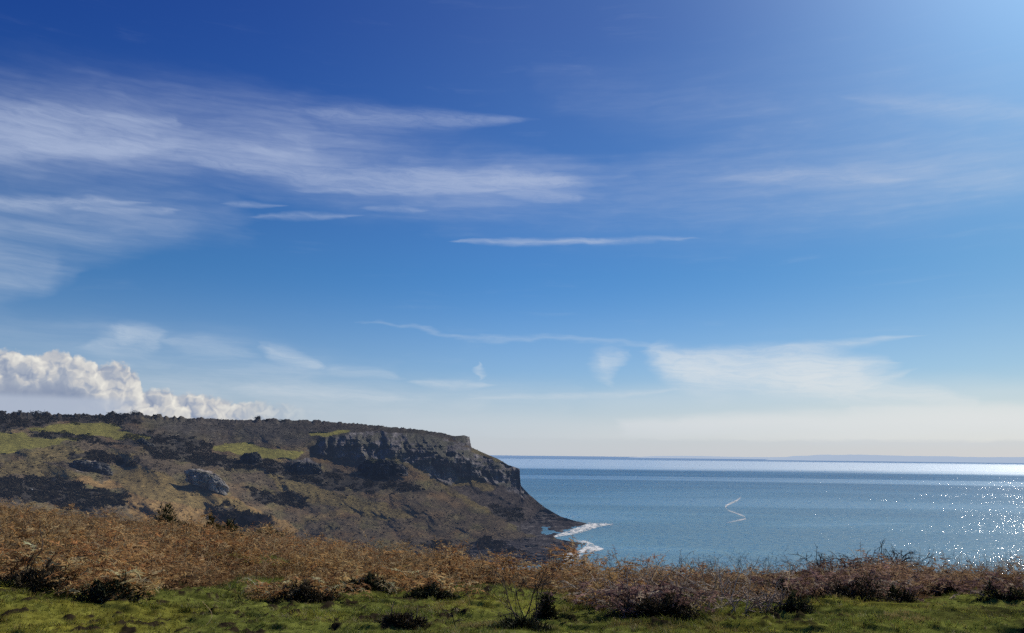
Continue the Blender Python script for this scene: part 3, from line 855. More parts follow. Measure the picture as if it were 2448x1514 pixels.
M_ground = foliage_mat('turf_and_earth', 0.0, 1.0, 0.0, 0.35, 14.0)
M_bracken = foliage_mat('dead_bracken', 0.42, 0.9, 0.0, 0.30, 2.0)
M_grass = foliage_mat('grass_blade', 0.42, 0.55, 0.20, 0.25, 2.0)
M_twig = foliage_mat('grey_bark', 0.0, 0.8, 0.15, 0.35, 9.0)
M_gorse = foliage_mat('gorse_needles', 0.15, 0.7, 0.08, 0.4, 6.0)
M_scrub = foliage_mat('heath_scrub', 0.10, 1.0, 0.0, 0.5, 0.4)

ground = mesh_np('ground', np.stack([gx_, gy_, gz_], -1).reshape(-1, 3), gq, M_ground, gcol.reshape(-1, 3), smooth=True)
tag(ground, kind='structure')


# ------------------------------------------------------------------ plant shapes (vectorised)
def strip(path, width, side):
    """ribbon along path (n,3); width (n,), side (3,) -> verts, quads"""
    n = len(path)
    a = path - side * width[:, None]; b = path + side * width[:, None]
    v = np.stack([a, b], 1).reshape(-1, 3)
    i = np.arange(n - 1) * 2
    return v, np.stack([i, i + 1, i + 3, i + 2], -1)


def frond_proto(seed, pairs, seg, length=1.0):
    """a dead bracken frond: arched stalk, drooping and curled side leaflets. Quads only. shade: 0 leaf .. 1 stalk"""
    r = np.random.default_rng(seed)
    V_, F_, S_ = [], [], []
    t = np.linspace(0, 1, 6)
    bend = r.uniform(0.5, 1.3); sway = r.uniform(-0.3, 0.3)
    ang = t ** 1.4 * bend
    step = length / 5
    st = np.zeros((6, 3)); a = 0
    for i in range(1, 6):
        th = ang[i]
        st[i] = st[i - 1] + step * np.array([sway * t[i], math.sin(th), math.cos(th)])
    v, f = strip(st, np.linspace(0.011, 0.004, 6) * length, np.array([1.0, 0, 0]))
    V_.append(v); F_.append(f); S_.append(np.full(len(v), 1.0)); nv = len(v)
    for k in range(pairs):
        tk = 0.28 + 0.70 * (k + 0.5) / pairs
        p = np.array([np.interp(tk, t, st[:, j]) for j in range(3)])
        L = length * 0.34 * (1.15 - tk) * r.uniform(0.7, 1.25)
        fw = np.array([sway * tk, math.sin(np.interp(tk, t, ang)), math.cos(np.interp(tk, t, ang))])
        for sgn in (-1, 1):
            if r.random() < 0.12: continue
            dr = np.array([sgn, 0, 0]) * 0.85 + fw * r.uniform(0.2, 0.7) + r.normal(0, 0.25, 3)
            dr /= np.linalg.norm(dr)
            droop = np.array([0, 0, -1]) * r.uniform(0.2, 0.9) + r.normal(0, 0.25, 3)
            q = np.linspace(0, 1, seg + 1)[:, None]
            path = p + dr * L * q + droop * L * 0.6 * q ** 2
            wd = L * 0.105 * np.sin(np.pi * (0.12 + 0.88 * q[:, 0]) ** 0.8) + 0.002
            sd = np.cross(dr, r.normal(0, 1, 3)); sd /= np.linalg.norm(sd) + 1e-6
            v, f = strip(path, wd, sd)
            V_.append(v); F_.append(f + nv); S_.append(np.full(len(v), r.uniform(0, 0.35))); nv += len(v)
    return np.concatenate(V_), np.concatenate(F_), np.concatenate(S_)


def scatter(protos, pos, rot, tiltax, tilt, scale, colfn, which=None, r=RNG):
    """place many copies of a few shapes and weld them into one array mesh"""
    VV, FF, CC = [], [], []; base = 0
    n = len(pos)
    which = r.integers(0, len(protos), n) if which is None else which
    for k, (v, f, s_) in enumerate(protos):
        I = np.where(which == k)[0]
        if len(I) == 0: continue
        cr, sr = np.cos(rot[I]), np.sin(rot[I])
        ct, stt = np.cos(tilt[I]), np.sin(tilt[I])
        # tilt about x, spin about z, then lean spins about tiltax
        x = np.repeat(v[None, :, 0], len(I), 0); y = np.repeat(v[None, :, 1], len(I), 0); z = np.repeat(v[None, :, 2], len(I), 0)
        y2 = y * ct[:, None] + z * stt[:, None]; z2 = -y * stt[:, None] + z * ct[:, None]
        x3 = x * cr[:, None] - y2 * sr[:, None]; y3 = x * sr[:, None] + y2 * cr[:, None]
        P_ = np.stack([x3, y3, z2], -1) * scale[I][:, None, None] + pos[I][:, None, :]
        FF.append((f[None] + (np.arange(len(I)) * len(v))[:, None, None] + base).reshape(-1, f.shape[1]))
        VV.append(P_.reshape(-1, 3)); CC.append(colfn(I, s_, P_).reshape(-1, 3)); base += len(I) * len(v)
    return np.concatenate(VV), np.concatenate(FF), np.concatenate(CC)


def sample_front(n, dmin, dmax, a0=-37.0, a1=36.0, power=1.0):
    """points of the near ground inside the view, uniform in area times d**-power"""
    a = np.radians(RNG.uniform(a0, a1, n)); u = RNG.random(n)
    e = 2 - power
    d = (dmin ** e + u * (dmax ** e - dmin ** e)) ** (1 / e)
    return np.sin(a) * d, np.cos(a) * d, d, np.degrees(a)


# ------------------------------------------------------------------ dead bracken
protoN = [frond_proto(300 + i, 9, 3) for i in range(14)]
protoF = [frond_proto(330 + i, 6, 2) for i in range(10)]
RUST = np.array([(0.54, 0.315, 0.135), (0.68, 0.48, 0.24), (0.45, 0.235, 0.105), (0.74, 0.57, 0.33), (0.28, 0.155, 0.08), (0.60, 0.385, 0.175)])
PURP = np.array([(0.29, 0.180, 0.160), (0.22, 0.14, 0.13), (0.36, 0.24, 0.19), (0.16, 0.10, 0.10), (0.30, 0.18, 0.16), (0.52, 0.41, 0.32)])


def bracken_cover(x, y, d, az):
    e = edge_dist(x, y); Dc = np.interp(az, CA, CDc)
    k = sstep(0.0, 0.5, e) * sstep(Dc + 18, Dc + 10, d)
    return k * (1 - 0.93 * grassy(x, y)) * np.clip(0.35 + sstep(-0.45, 0.1, fbm(x / 0.75, y / 0.95, 2, 259)), 0, 1)


def mound(x, y):
    h = np.clip(0.50 + 1.15 * fbm(np.asarray(x) / 1.3, np.asarray(y) / 1.7, 3, 241), 0.06, 1.7)
    return h * (1 - 0.45 * sstep(3, 14, np.degrees(np.arctan2(x, y))))


def bracken(n, dmin, dmax, protos, power, sc_lo, sc_hi):
    x, y, d, az = sample_front(n, dmin, dmax, power=power)
    keep = RNG.random(n) < bracken_cover(x, y, d, az)
    x, y, d, az = x[keep], y[keep], d[keep], az[keep]; m = len(x)
    h = mound(x, y)
    z = ground_z(x, y) + 0.48 * h * RNG.random(m) ** 0.7 * sstep(-0.1, 0.9, edge_dist(x, y)) - 0.03
    rot = RNG.uniform(0, 2 * np.pi, m); tl = RNG.uniform(0.15, 1.45, m)
    scl = RNG.uniform(sc_lo, sc_hi, m) * (0.75 + 0.35 * h)
    purple = sstep(2.0, 17.0, az + 7 * fbm(x / 3, y / 3, 2, 245)) * sstep(11, 17, d + 1.5 * fbm(x / 2, y / 2, 2, 247))
    pick = RNG.integers(0, 6, m)
    base = RUST[pick] * (1 - purple[:, None]) + PURP[pick] * purple[:, None]
    base = base * (1 + 0.45 * fbm(x / 1.6, y / 1.9, 3, 249))[:, None] * (0.48 + 0.66 * np.clip(h, 0, 1.2))[:, None] * RNG.uniform(0.7, 1.3, (m, 1))  # gaps between mounds darkened in the colour, as shade
    base = base * (1 + 0.40 * fbm(x / 5 + 9, y / 7, 3, 261))[:, None]
    olv = (0.32 * sstep(0.05, 0.45, fbm(x / 3.5 - 20, y / 5, 3, 263)))[:, None]
    base = base * (1 - olv) + olv * np.array([0.36, 0.30, 0.12]) * RNG.uniform(0.6, 1.2, (m, 1))
    pale = (0.45 * sstep(0.0, 0.5, fbm(x / 2.6 + 70, y / 3.4, 3, 281)))[:, None]
    base = base * (1 - pale) + pale * np.array([0.58, 0.40, 0.21]) * RNG.uniform(0.6, 1.15, (m, 1))
    base = base * np.array([1.06, 1.0, 0.95])
    base = base / np.maximum(1.0, base.max(1) / 0.58)[:, None]
    straw = np.array([0.54, 0.40, 0.22]); dark = np.array([0.13, 0.09, 0.06])
    stk = np.where(RNG.random((m, 1)) < 0.5, straw[None], dark[None]) * (1 - 0.45 * purple[:, None])

    def cf(I, s_, P_):
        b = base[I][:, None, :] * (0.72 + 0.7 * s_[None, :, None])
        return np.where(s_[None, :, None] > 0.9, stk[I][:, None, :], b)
    return scatter(protos, np.stack([x, y, z], -1), rot, None, tl, scl, cf)


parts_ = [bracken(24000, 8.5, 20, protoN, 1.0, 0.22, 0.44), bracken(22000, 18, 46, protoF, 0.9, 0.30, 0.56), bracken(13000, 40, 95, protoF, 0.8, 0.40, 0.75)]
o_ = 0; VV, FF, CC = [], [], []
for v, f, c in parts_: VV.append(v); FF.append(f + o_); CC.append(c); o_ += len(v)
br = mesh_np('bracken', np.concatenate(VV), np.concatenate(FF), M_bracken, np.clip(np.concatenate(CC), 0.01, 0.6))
tag(br, 'rust brown dead bracken covering the slope behind the turf', 'bracken', kind='stuff')

# broken straw-pale stalks lying through the bracken
def stalk_proto(seed):
    r = np.random.default_rng(seed); t = np.linspace(0, 1, 6)
    path = np.stack([0.25 * np.sin(t * r.uniform(1, 4)) * r.uniform(-1, 1), t * 0.25 * r.uniform(-1, 1), t], -1)
    if r.random() < 0.5: path[4:, 2] -= r.uniform(0.1, 0.4) * np.array([0.4, 1.0]); path[4:, 0] += r.uniform(-0.3, 0.3)
    v1, f1 = strip(path, np.linspace(0.010, 0.006, 6), np.array([1.0, 0, 0])); v2, f2 = strip(path, np.linspace(0.010, 0.006, 6), np.array([0, 1.0, 0]))
    return np.concatenate([v1, v2]), np.concatenate([f1, f2 + len(v1)]), np.full(len(v1) + len(v2), 1.0)
protoS = [stalk_proto(360 + i) for i in range(12)]
x, y, d, az = sample_front(17000, 9, 60, power=1.2)
kp = RNG.random(len(x)) < bracken_cover(x, y, d, az) + 0.003; x, y, d, az = x[kp], y[kp], d[kp], az[kp]; m = len(x)
z = ground_z(x, y) + 0.30 * mound(x, y) * RNG.random(m) * sstep(0, 0.8, edge_dist(x, y))
cs = np.array([(0.52, 0.39, 0.22), (0.42, 0.29, 0.17), (0.16, 0.10, 0.07), (0.60, 0.48, 0.30)])[RNG.integers(0, 4, m)] * RNG.uniform(0.7, 1.1, (m, 1))
v, f, c = scatter(protoS, np.stack([x, y, z], -1), RNG.uniform(0, 6.28, m), None, RNG.uniform(0.2, 1.5, m), RNG.uniform(0.22, 0.6, m), lambda I, s_, P_: np.repeat(cs[I][:, None, :], len(s_), 1))
tag(mesh_np('bracken_stalks', v, f, M_bracken, c), 'pale broken stalks lying through the dead bracken', 'stalks', kind='stuff')

# ------------------------------------------------------------------ turf
def blade_proto(seed):
    r = np.random.default_rng(seed); V_, F_, S_ = [], [], []; nv = 0
    for _ in range(9):
        a = r.uniform(0, 6.28); lean = r.uniform(0.1, 0.9); t = np.linspace(0, 1, 4)
        o = np.array([r.normal(0, 0.35), r.normal(0, 0.35), 0])
        path = o + np.stack([np.cos(a) * lean * t ** 1.6, np.sin(a) * lean * t ** 1.6, t * r.uniform(0.6, 1.1)], -1)
        b = r.uniform(0, 6.28)
        v_, f_ = strip(path, np.array([0.045, 0.04, 0.028, 0.004]), np.array([math.cos(b), math.sin(b), 0]))
        V_.append(v_); F_.append(f_ + nv); S_.append(np.tile(np.repeat(t, 2), 1)); nv += len(v_)
    return np.concatenate(V_), np.concatenate(F_), np.concatenate(S_)
protoG = [blade_proto(390 + i) for i in range(12)]
x, y, d, az = sample_front(80000, 7.6, 22, power=1.6)
e = edge_dist(x, y); tf = np.maximum(sstep(0.6, -0.2, e), grassy(x, y) * 0.9)
cl_ = fbm(x / 0.17, y / 0.26, 3, 221); bad = sstep(0.36, 0.54, cl_) * sstep(-0.1, 0.25, fbm(x / 1.7, y / 1.7, 2, 223) + 0.35 * (sstep(-3.0, -8.5, az) * 0.75 + 0.15))
kp = RNG.random(len(x)) < tf * (1 - 0.80 * bad) * np.clip(0.75 + 0.6 * fbm(x / 0.6, y / 0.6, 2, 253), 0.1, 1); x, y, d, az = x[kp], y[kp], d[kp], az[kp]; m = len(x)
z = ground_z(x, y) + 0.05 * sstep(0.1, 0.4, fbm(x / 0.42, y / 0.5, 2, 227)) - 0.012
tall = sstep(-0.6, 0.3, edge_dist(x, y)); tus = sstep(0.2, 0.5, fbm(x / 0.8, y / 0.8, 3, 255))
scl = RNG.uniform(0.018, 0.045, m) * RNG.choice([1.0, 1.0, 1.0, 1.0, 1.5], m) * (1 + 0.6 * tall + 0.5 * tus)
gc = np.array([(0.150, 0.178, 0.034), (0.205, 0.205, 0.042), (0.105, 0.135, 0.028), (0.20, 0.155, 0.055), (0.40, 0.34, 0.20)])[RNG.choice(5, m, p=[.36, .30, .22, .09, .03])] * RNG.uniform(0.75, 1.25, (m, 1))
tanm = (0.7 * sstep(0.12, 0.45, fbm(x / 0.9 + 31, y / 0.6, 3, 283)) * sstep(-14, -4, az))[:, None]
gc = gc * (1 - tanm) + tanm * np.array([0.30, 0.215, 0.095]) * RNG.uniform(0.6, 1.2, (m, 1))
gc = gc * (1 - 0.28 * sstep(-8, -20, az) * (0.6 + 0.6 * fbm(x / 1.2, y / 0.8, 2, 273)))[:, None]
gc = gc * (1 + 0.6 * fbm(x / 0.22, y / 0.3, 3, 257))[:, None]
gc = gc + np.clip(fbm(x / 2.4, y / 2.0, 3, 235), 0, 1)[:, None] * np.array([0.07, 0.045, 0.0])
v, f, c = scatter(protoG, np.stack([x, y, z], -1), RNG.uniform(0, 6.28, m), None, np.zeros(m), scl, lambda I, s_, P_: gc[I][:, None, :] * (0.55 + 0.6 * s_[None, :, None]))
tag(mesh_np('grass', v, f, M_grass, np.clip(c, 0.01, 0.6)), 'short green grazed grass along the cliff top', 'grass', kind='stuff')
# ------------------------------------------------------------------ branching plants
def tube(path, rad, sides=4):
    path = np.asarray(path, float); n = len(path)
    d = np.gradient(path, axis=0); d /= np.linalg.norm(d, axis=1)[:, None] + 1e-9
    up = np.array([0.31, 0.52, 0.8]); u = np.cross(d, up); u /= np.linalg.norm(u, axis=1)[:, None] + 1e-9; v_ = np.cross(d, u)
    a = np.arange(sides) * 2 * np.pi / sides
    ring = path[:, None] + (u[:, None] * np.cos(a)[None, :, None] + v_[:, None] * np.sin(a)[None, :, None]) * np.asarray(rad)[:, None, None]
    i = np.arange(n - 1)[:, None] * sides + np.arange(sides)[None]
    j = np.arange(n - 1)[:, None] * sides + (np.arange(sides)[None] + 1) % sides
    return ring.reshape(-1, 3), np.stack([i, j, j + sides, i + sides], -1).reshape(-1, 4)


class Acc:
    def __init__(self): self.v, self.f, self.c, self.n = [], [], [], 0
    def put(self, v, f, c):
        self.v.append(v); self.f.append(f + self.n); self.c.append(np.broadcast_to(np.asarray(c, float), (len(v), 3))); self.n += len(v)
    def build(self, name, mat, parent=None, smooth=False):
        return mesh_np(name, np.concatenate(self.v), np.concatenate(self.f), mat, np.clip(np.concatenate(self.c), 0.004, 0.8), parent, smooth)


def branch(acc, r, p, d, L, rad, depth, colr, arch=0.5, kids=3, wig=0.25):
    n = 7; pts = [np.array(p, float)]; d = np.array(d, float); d /= np.linalg.norm(d)
    for i in range(n - 1):
        d = d + r.normal(0, wig, 3) * 0.6 + np.array([0, 0, -arch * (i / n)]) * 0.35
        d /= np.linalg.norm(d); pts.append(pts[-1] + d * L / (n - 1))
    pts = np.array(pts)
    v, f = tube(pts, np.linspace(rad, rad * 0.45, n)); acc.put(v, f, np.array(colr) * r.uniform(0.75, 1.2))
    if depth > 0:
        for _ in range(kids):
            k = r.integers(2, n); dd = (pts[k] - pts[k - 1]); dd /= np.linalg.norm(dd)
            nd = dd * 0.8 + r.normal(0, 0.6, 3); nd[2] = abs(nd[2]) * 0.6 + nd[2] * 0.4
            branch(acc, r, pts[k], nd, L * r.uniform(0.35, 0.65), rad * 0.6, depth - 1, colr, arch, kids, wig)
    else:
        for _ in range(2):                              # thorns
            k = r.integers(1, n); nd = r.normal(0, 1, 3); nd /= np.linalg.norm(nd)
            v, f = tube([pts[k], pts[k] + nd * 0.03, pts[k] + nd * 0.045], np.array([0.003, 0.002, 0.0006]), 3); acc.put(v, f, colr)


def bare_shrub(px, py, hpx, wpx, seed, label, canes=7, colr=(0.10, 0.075, 0.065), arch=0.5, name='bare_shrub', cat='shrub', group=None, depth=2, lift=0.0, rad=0.008, kids=3):
    p, D_ = hit(px, py); r = np.random.default_rng(seed)
    H = hpx * D_ / PF; W = wpx * D_ / PF
    acc = Acc()
    for k in range(canes):
        a = r.uniform(0, 6.28); sp = r.uniform(0.1, 1.0) * W * 0.5
        dv = np.array([math.cos(a) * sp, math.sin(a) * sp, H * r.uniform(0.55, 1.0)])
        o = np.array([r.normal(0, W * 0.10), r.normal(0, W * 0.08), -0.04])
        branch(acc, r, o, dv, np.linalg.norm(dv) * 1.1, rad * r.uniform(0.8, 1.2), depth, colr, arch, kids)
    o = acc.build(name, M_twig); o.location = Vector((p[0], p[1], p[2] + lift))
    tag(o, label, cat, group); return o


def needle_bush(px, py, hpx, wpx, seed, label, n=1500, leaf=0.05, colr=(0.020, 0.024, 0.012), tipc=(0.05, 0.055, 0.022), name='gorse_bush', cat='bush', group=None, depth_f=0.7, spiky=0.5, stems=5, lift=0.0):
    """dense low bush: a lumpy crown of short needle sprays on a few stems"""
    p, D_ = hit(px, py); r = np.random.default_rng(seed)
    H = hpx * D_ / PF; W = wpx * D_ / PF
    root = empty(name, (p[0], p[1], p[2] + lift), 0.0); tag(root, label, cat, group)
    ux = np.clip(r.normal(0, 0.42, n), -1, 1); uy = r.uniform(-1, 1, n)
    lump = np.clip((1 - ux ** 2) ** 0.6, 0.05, 1) * np.clip(0.62 + 0.75 * fbm(ux * 2.6 + seed * 3.1, uy * 1.1 + seed, 3, 11), 0.12, 1.3) * np.clip(1 - 0.5 * uy ** 2, 0, 1)
    rr = r.uniform(0, 1, n) ** 0.6
    q = np.stack([ux * W / 2, uy * W / 2 * depth_f, lump * H * rr], -1)
    out_ = q / (np.array([W / 2, W / 2 * depth_f, H]) + 1e-9); out_ /= np.linalg.norm(out_, axis=1)[:, None] + 1e-9
    dirv = out_ * spiky + r.normal(0, 0.55, (n, 3)) + np.array([0, 0, 0.35]); dirv /= np.linalg.norm(dirv, axis=1)[:, None]
    sd = np.cross(dirv, r.normal(0, 1, (n, 3))); sd /= np.linalg.norm(sd, axis=1)[:, None] + 1e-9
    L = leaf * r.uniform(0.7, 1.9, n)[:, None]; wd = leaf * 0.20 * r.uniform(0.7, 1.3, n)[:, None]
    v = np.stack([q - sd * wd, q + sd * wd, q + dirv * L + sd * wd * 0.3, q + dirv * L - sd * wd * 0.3], 1).reshape(-1, 3)
    f = np.arange(4 * n).reshape(n, 4)
    tipm = np.clip((rr - 0.5) * 1.8, 0, 1)[:, None] * r.uniform(0.2, 1, (n, 1))
    c = np.array(colr) * (1 - tipm) + np.array(tipc) * tipm
    mesh_np('crown', v, f, M_gorse, np.repeat(np.clip(c, 0.004, 0.6), 4, 0), root)
    acc = Acc()
    for k in range(stems):
        b = r.uniform(0, 6.28); e_ = np.array([math.cos(b) * W * 0.33, math.sin(b) * W * 0.33 * depth_f, H * r.uniform(0.6, 1.0)])
        branch(acc, r, (r.normal(0, W * 0.08), r.normal(0, W * 0.05), -0.05), e_, np.linalg.norm(e_), 0.010, 1, (0.075, 0.055, 0.045), 0.1, 3)
    acc.build('stems', M_twig, root)
    return root


# gorse on the slope behind the bracken
GD = dict(colr=(0.030, 0.034, 0.015), tipc=(0.085, 0.080, 0.025))
needle_bush(640, 1284, 40, 110, 501, 'wide dark gorse bush on the brow, right of the grey scrub patch', 1600, 0.16, group='gorse bushes along the brow of the bracken', spiky=0.9, **GD)
needle_bush(545, 1297, 40, 60, 502, 'small dark gorse bush sunk in the bracken, in front of the wider one', 900, 0.13, group='gorse bushes along the brow of the bracken', spiky=0.9, **GD)
needle_bush(508, 1276, 36, 46, 503, 'small olive gorse bush with yellowish tips on the bracken brow', 800, 0.13, colr=(0.05, 0.045, 0.015), tipc=(0.20, 0.13, 0.03), group='gorse bushes along the brow of the bracken', spiky=0.9)
needle_bush(392, 1264, 42, 64, 504, 'spiky gorse bush with slanting shoots against the tawny slope', 700, 0.16, group='gorse bushes along the brow of the bracken', spiky=1.6, **GD)
needle_bush(442, 1272, 26, 60, 505, 'low brownish gorse mound between the slanting gorse and the olive one', 800, 0.12, colr=(0.06, 0.05, 0.022), tipc=(0.13, 0.10, 0.04), group='gorse bushes along the brow of the bracken', spiky=0.8)

# dark leafy mounds modelled in place of the black shade under the bracken front
BG = 'dark leafy mounds standing in for shade at the front edge of the bracken'
MND = [(60, 1412, 78, 215, 'large dark mound standing in for shade at the far left edge of the turf'),
       (150, 1404, 46, 90, 'dark clump standing in for a shaded hollow just right of the large left mound'),
       (260, 1440, 46, 150, 'dark mound standing in for shade on the turf beside the poached clods'),
       (735, 1446, 46, 170, 'dark mound standing in for shade under drooping bracken, left of the open grass gap'),
       (872, 1416, 40, 120, 'dark clump standing in for shade behind a tuft of long green grass'),
       (1030, 1432, 32, 120, 'low dark clump standing in for shade beside a bent straw stalk'),
       (958, 1500, 52, 120, 'isolated dark mound standing in for shade on the turf at the bottom of the view'),
       (1304, 1488, 62, 60, 'narrow dark clump standing in for shade directly right of the bare thorny bush'),
       (1240, 1512, 34, 150, 'dark leafy clump standing in for shade at the foot of the bare thorny bush'),
       (1570, 1480, 60, 210, 'wide black mound standing in for shade below the pale tangled canes'),
       (1850, 1432, 36, 100, 'dark clump standing in for shade on the bracken edge left of the deepest black hollow'),
       (1900, 1474, 42, 90, 'dark green mound standing in for shade, forward on the turf'),
       (2040, 1440, 50, 180, 'black mound standing in for the deep shaded hollow under a fallen pale stick'),
       (2152, 1450, 50, 70, 'small dark mound standing in for shade right of the deepest black hollow'),
       (2405, 1440, 38, 100, 'dark clump standing in for shade near the right end of the turf'),
       (2265, 1424, 28, 60, 'small green-brown clump standing in for shade among yellowish grass on the right')]
for k, (px_q, py_q, h_q, w_q, lab) in enumerate(MND):
    needle_bush(px_q, py_q, h_q, w_q, 520 + k, lab, int(500 + w_q * 9), 0.045, colr=(0.024, 0.023, 0.016), tipc=(0.075, 0.080, 0.032) if k % 3 else (0.12, 0.085, 0.05),
                name='shade_mound', group=BG, depth_f=0.45, spiky=0.35, stems=4)

# dead fronds hanging over the tops of the mounds
hx, hs, hc = [], [], []
for k, (px_q, py_q, h_q, w_q, lab) in enumerate(MND):
    if py_q > 1495 or px_q in (1304, 1900): continue
    p, D_ = hit(px_q, py_q); W = w_q * D_ / PF; H = h_q * D_ / PF; m = int(w_q * 0.9)
    lx = RNG.normal(0, 0.36 * W, m); q = np.stack([p[0] + lx, p[1] + RNG.uniform(-0.05, 0.75, m) * W * 0.6 + 0.05, p[2] + H * RNG.uniform(0.25, 0.85, m)], -1)
    hx.append(q); hs.append(RNG.uniform(0.22, 0.42, m)); hc.append((RUST if px_q < 1500 else PURP)[RNG.integers(0, 6, m)] * RNG.uniform(0.6, 1.2, (m, 1)))
hx, hs, hc = np.concatenate(hx), np.concatenate(hs), np.concatenate(hc); m = len(hx)
v, f, c = scatter(protoN, hx, RNG.uniform(0, 6.28, m), None, RNG.uniform(0.5, 1.7, m), hs, lambda I, s_, P_: hc[I][:, None, :] * (0.8 + 0.6 * s_[None, :, None]))
tag(mesh_np('hanging_bracken', v, f, M_bracken, np.clip(c, 0.01, 0.6)), 'dead bracken fronds drooping over the dark mounds at the turf edge', 'bracken', kind='stuff')

# bare thorny bush on the turf and the pale tangle behind it
bare_shrub(1268, 1500, 100, 150, 601, 'bare thorny bush with one upright stem standing alone on the turf', canes=9, colr=(0.075, 0.055, 0.045), arch=0.15, name='thorn_bush', cat='bush', rad=0.0085)
TG = 'pale tangled canes over the bracken on the right'
for k, (px_q, py_q, h_q, w_q, lab) in enumerate([
        (1500, 1468, 110, 200, 'pale tangle of bare canes at the left end of the thicket'),
        (1600, 1470, 130, 210, 'tall pale tangle of bare canes over the wide black mound'),
        (1700, 1462, 120, 190, 'pale arching canes left of the forked upright stem'),
        (1755, 1478, 116, 150, 'forked upright bare stem rising out of the pale tangle'),
        (1830, 1470, 80, 150, 'low pale canes at the right end of the thicket'),
        (1420, 1440, 90, 150, 'thin bare canes between the grass gap and the thicket')]):
    bare_shrub(px_q, py_q, h_q * 0.74, w_q, 610 + k, lab, canes=11 if k != 3 else 5, colr=[(0.42, 0.33, 0.26), (0.32, 0.24, 0.19), (0.46, 0.38, 0.30)][k % 3], arch=0.75 if k != 3 else 0.1,
               name='bramble_tangle', cat='bramble', group=TG, rad=0.011)

# twigs on the skyline against the water
SG = 'bare twig clumps on the bracken skyline against the sea'
SK = [(1470, 26, 60, 'leftmost bare twig clump on the bracken skyline before the sea'), (1560, 26, 50, 'second bare twig clump from the left on the sea skyline'), (1640, 36, 66, 'third bare twig clump from the left on the sea skyline'),
      (1705, 40, 60, 'fourth bare twig clump from the left on the sea skyline'), (1768, 40, 66, 'bare twig clump with one upright shoot, below the zigzag of foam'), (1835, 38, 60, 'sixth bare twig clump from the left on the sea skyline'),
      (1900, 46, 76, 'dense bare twig clump with hooked tips on the sea skyline'), (1962, 40, 56, 'eighth bare twig clump from the left on the sea skyline'), (2040, 46, 90, 'leaning bare twigs slanting left on the sea skyline'),
      (2092, 34, 60, 'low bare twig clump between the leaning twigs and the tallest twigs'), (2152, 66, 70, 'tallest bare twig clump on the sea skyline, with a curled tip'), (2200, 46, 70, 'bushy bare twig clump just right of the tallest one'),
      (2290, 34, 80, 'bare twig clump below the edge of the sun glitter'), (2350, 36, 60, 'second bare twig clump from the right on the sea skyline'), (2420, 42, 66, 'rightmost bare twig clump on the sea skyline, under the glitter')]
for k, (px_q, h_q, w_q, lab) in enumerate(SK):
    o = bare_shrub(px_q, 1366, (h_q + 22) * (0.48 if k < 4 else 0.56), w_q, 640 + k, lab, canes=9 + k % 4, colr=(0.050, 0.040, 0.042), arch=0.6 if k % 3 else 0.95, group=SG, rad=0.017, kids=3, depth=2)

# dead stems standing in the bracken on the left
DS = 'dry dead stems standing in the bracken'
for k, (px_q, py_q, h_q, lab) in enumerate([(243, 1392, 82, 'tall dark dry stem standing in the bracken on the left'), (296, 1372, 60, 'forked dry stem just right of the tall dark one'),
                                           (728, 1345, 56, 'thin dry stem in the bracken below the grey scrub'), (1092, 1508, 58, 'thin dry stalk rising alone from the turf left of the thorny bush'),
                                           (35, 1325, 60, 'dry stem leaning in the bracken by the left edge')]):
    p, D_ = hit(px_q, py_q); r = np.random.default_rng(680 + k); acc = Acc(); H = h_q * D_ / PF
    branch(acc, r, (0, 0, -0.03), (r.normal(0, 0.12), r.normal(0, 0.12), 1), H, 0.009, 1, (0.09, 0.065, 0.05), 0.0, 4, 0.08)
    o = acc.build('dead_stem', M_twig); o.location = Vector(p); tag(o, lab, 'dead stem', DS)
# fallen sticks
FS = 'fallen pale sticks at the bracken edge'
for k, (x0, y0, x1, y1, lab) in enumerate([(1985, 1392, 2030, 1408, 'fallen pale stick lying over the deepest black hollow'), (620, 1395, 650, 1422, 'pale stick leaning out of the bracken onto the turf'),
                                          (1065, 1418, 1100, 1398, 'bent straw-pale stalk standing at the edge of the grass gap'), (1800, 1430, 1830, 1465, 'pale broken cane hanging down to the turf')]):
    a, Da = hit(x0, max(y0, y1) + 6); r = np.random.default_rng(690 + k)
    A_ = at(x0, y0, Da); B_ = at(x1, y1, Da + 0.1); M_ = (A_ + B_) / 2 + np.array([0, 0, 0.05]); o0 = at((x0 + x1) / 2, max(y0, y1), Da)
    acc = Acc(); v, f = tube([A_ - o0, (A_ + M_) / 2 - o0 + r.normal(0, .01, 3), M_ - o0, (B_ + M_) / 2 - o0 + r.normal(0, .01, 3), B_ - o0], np.array([.013, .012, .011, .010, .007])); acc.put(v, f, (0.40, 0.31, 0.22))
    branch(acc, r, M_ - o0, B_ - A_ + np.array([0, 0, 0.1]), 0.16, 0.006, 1, (0.38, 0.30, 0.22), 0.2, 2)
    o = acc.build('fallen_stick', M_twig); o.location = Vector(o0); tag(o, lab, 'stick', FS)

# ------------------------------------------------------------------ on the headland
HV = V; HX = X; HY = Y


def on_hill(px, py):
    k = np.argmin((HX - px) ** 2 + ((HY - py) * 1.0) ** 2); p = HV.reshape(-1, 3)[k]
    return p, float(np.hypot(p[0], p[1]))


def clump_mesh(r, n, size, flat=0.7):
    a = r.normal(0, 1, (n, 3)); a /= np.linalg.norm(a, axis=1)[:, None]; a[:, 2] = np.abs(a[:, 2])
    q = a * (r.uniform(0.4, 1, n) ** 0.5)[:, None] * np.array([1, 1, flat])
    e1 = r.normal(0, 0.28, (n, 3)); e2 = r.normal(0, 0.28, (n, 3))
    v = np.stack([q - e1, q + e2, q + e1, q - e2], 1).reshape(-1, 3) * size
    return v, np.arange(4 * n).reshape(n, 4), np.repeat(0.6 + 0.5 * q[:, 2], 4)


rr_ = np.random.default_rng(77)
cl = [clump_mesh(rr_, 9, 1.0) for _ in range(10)]
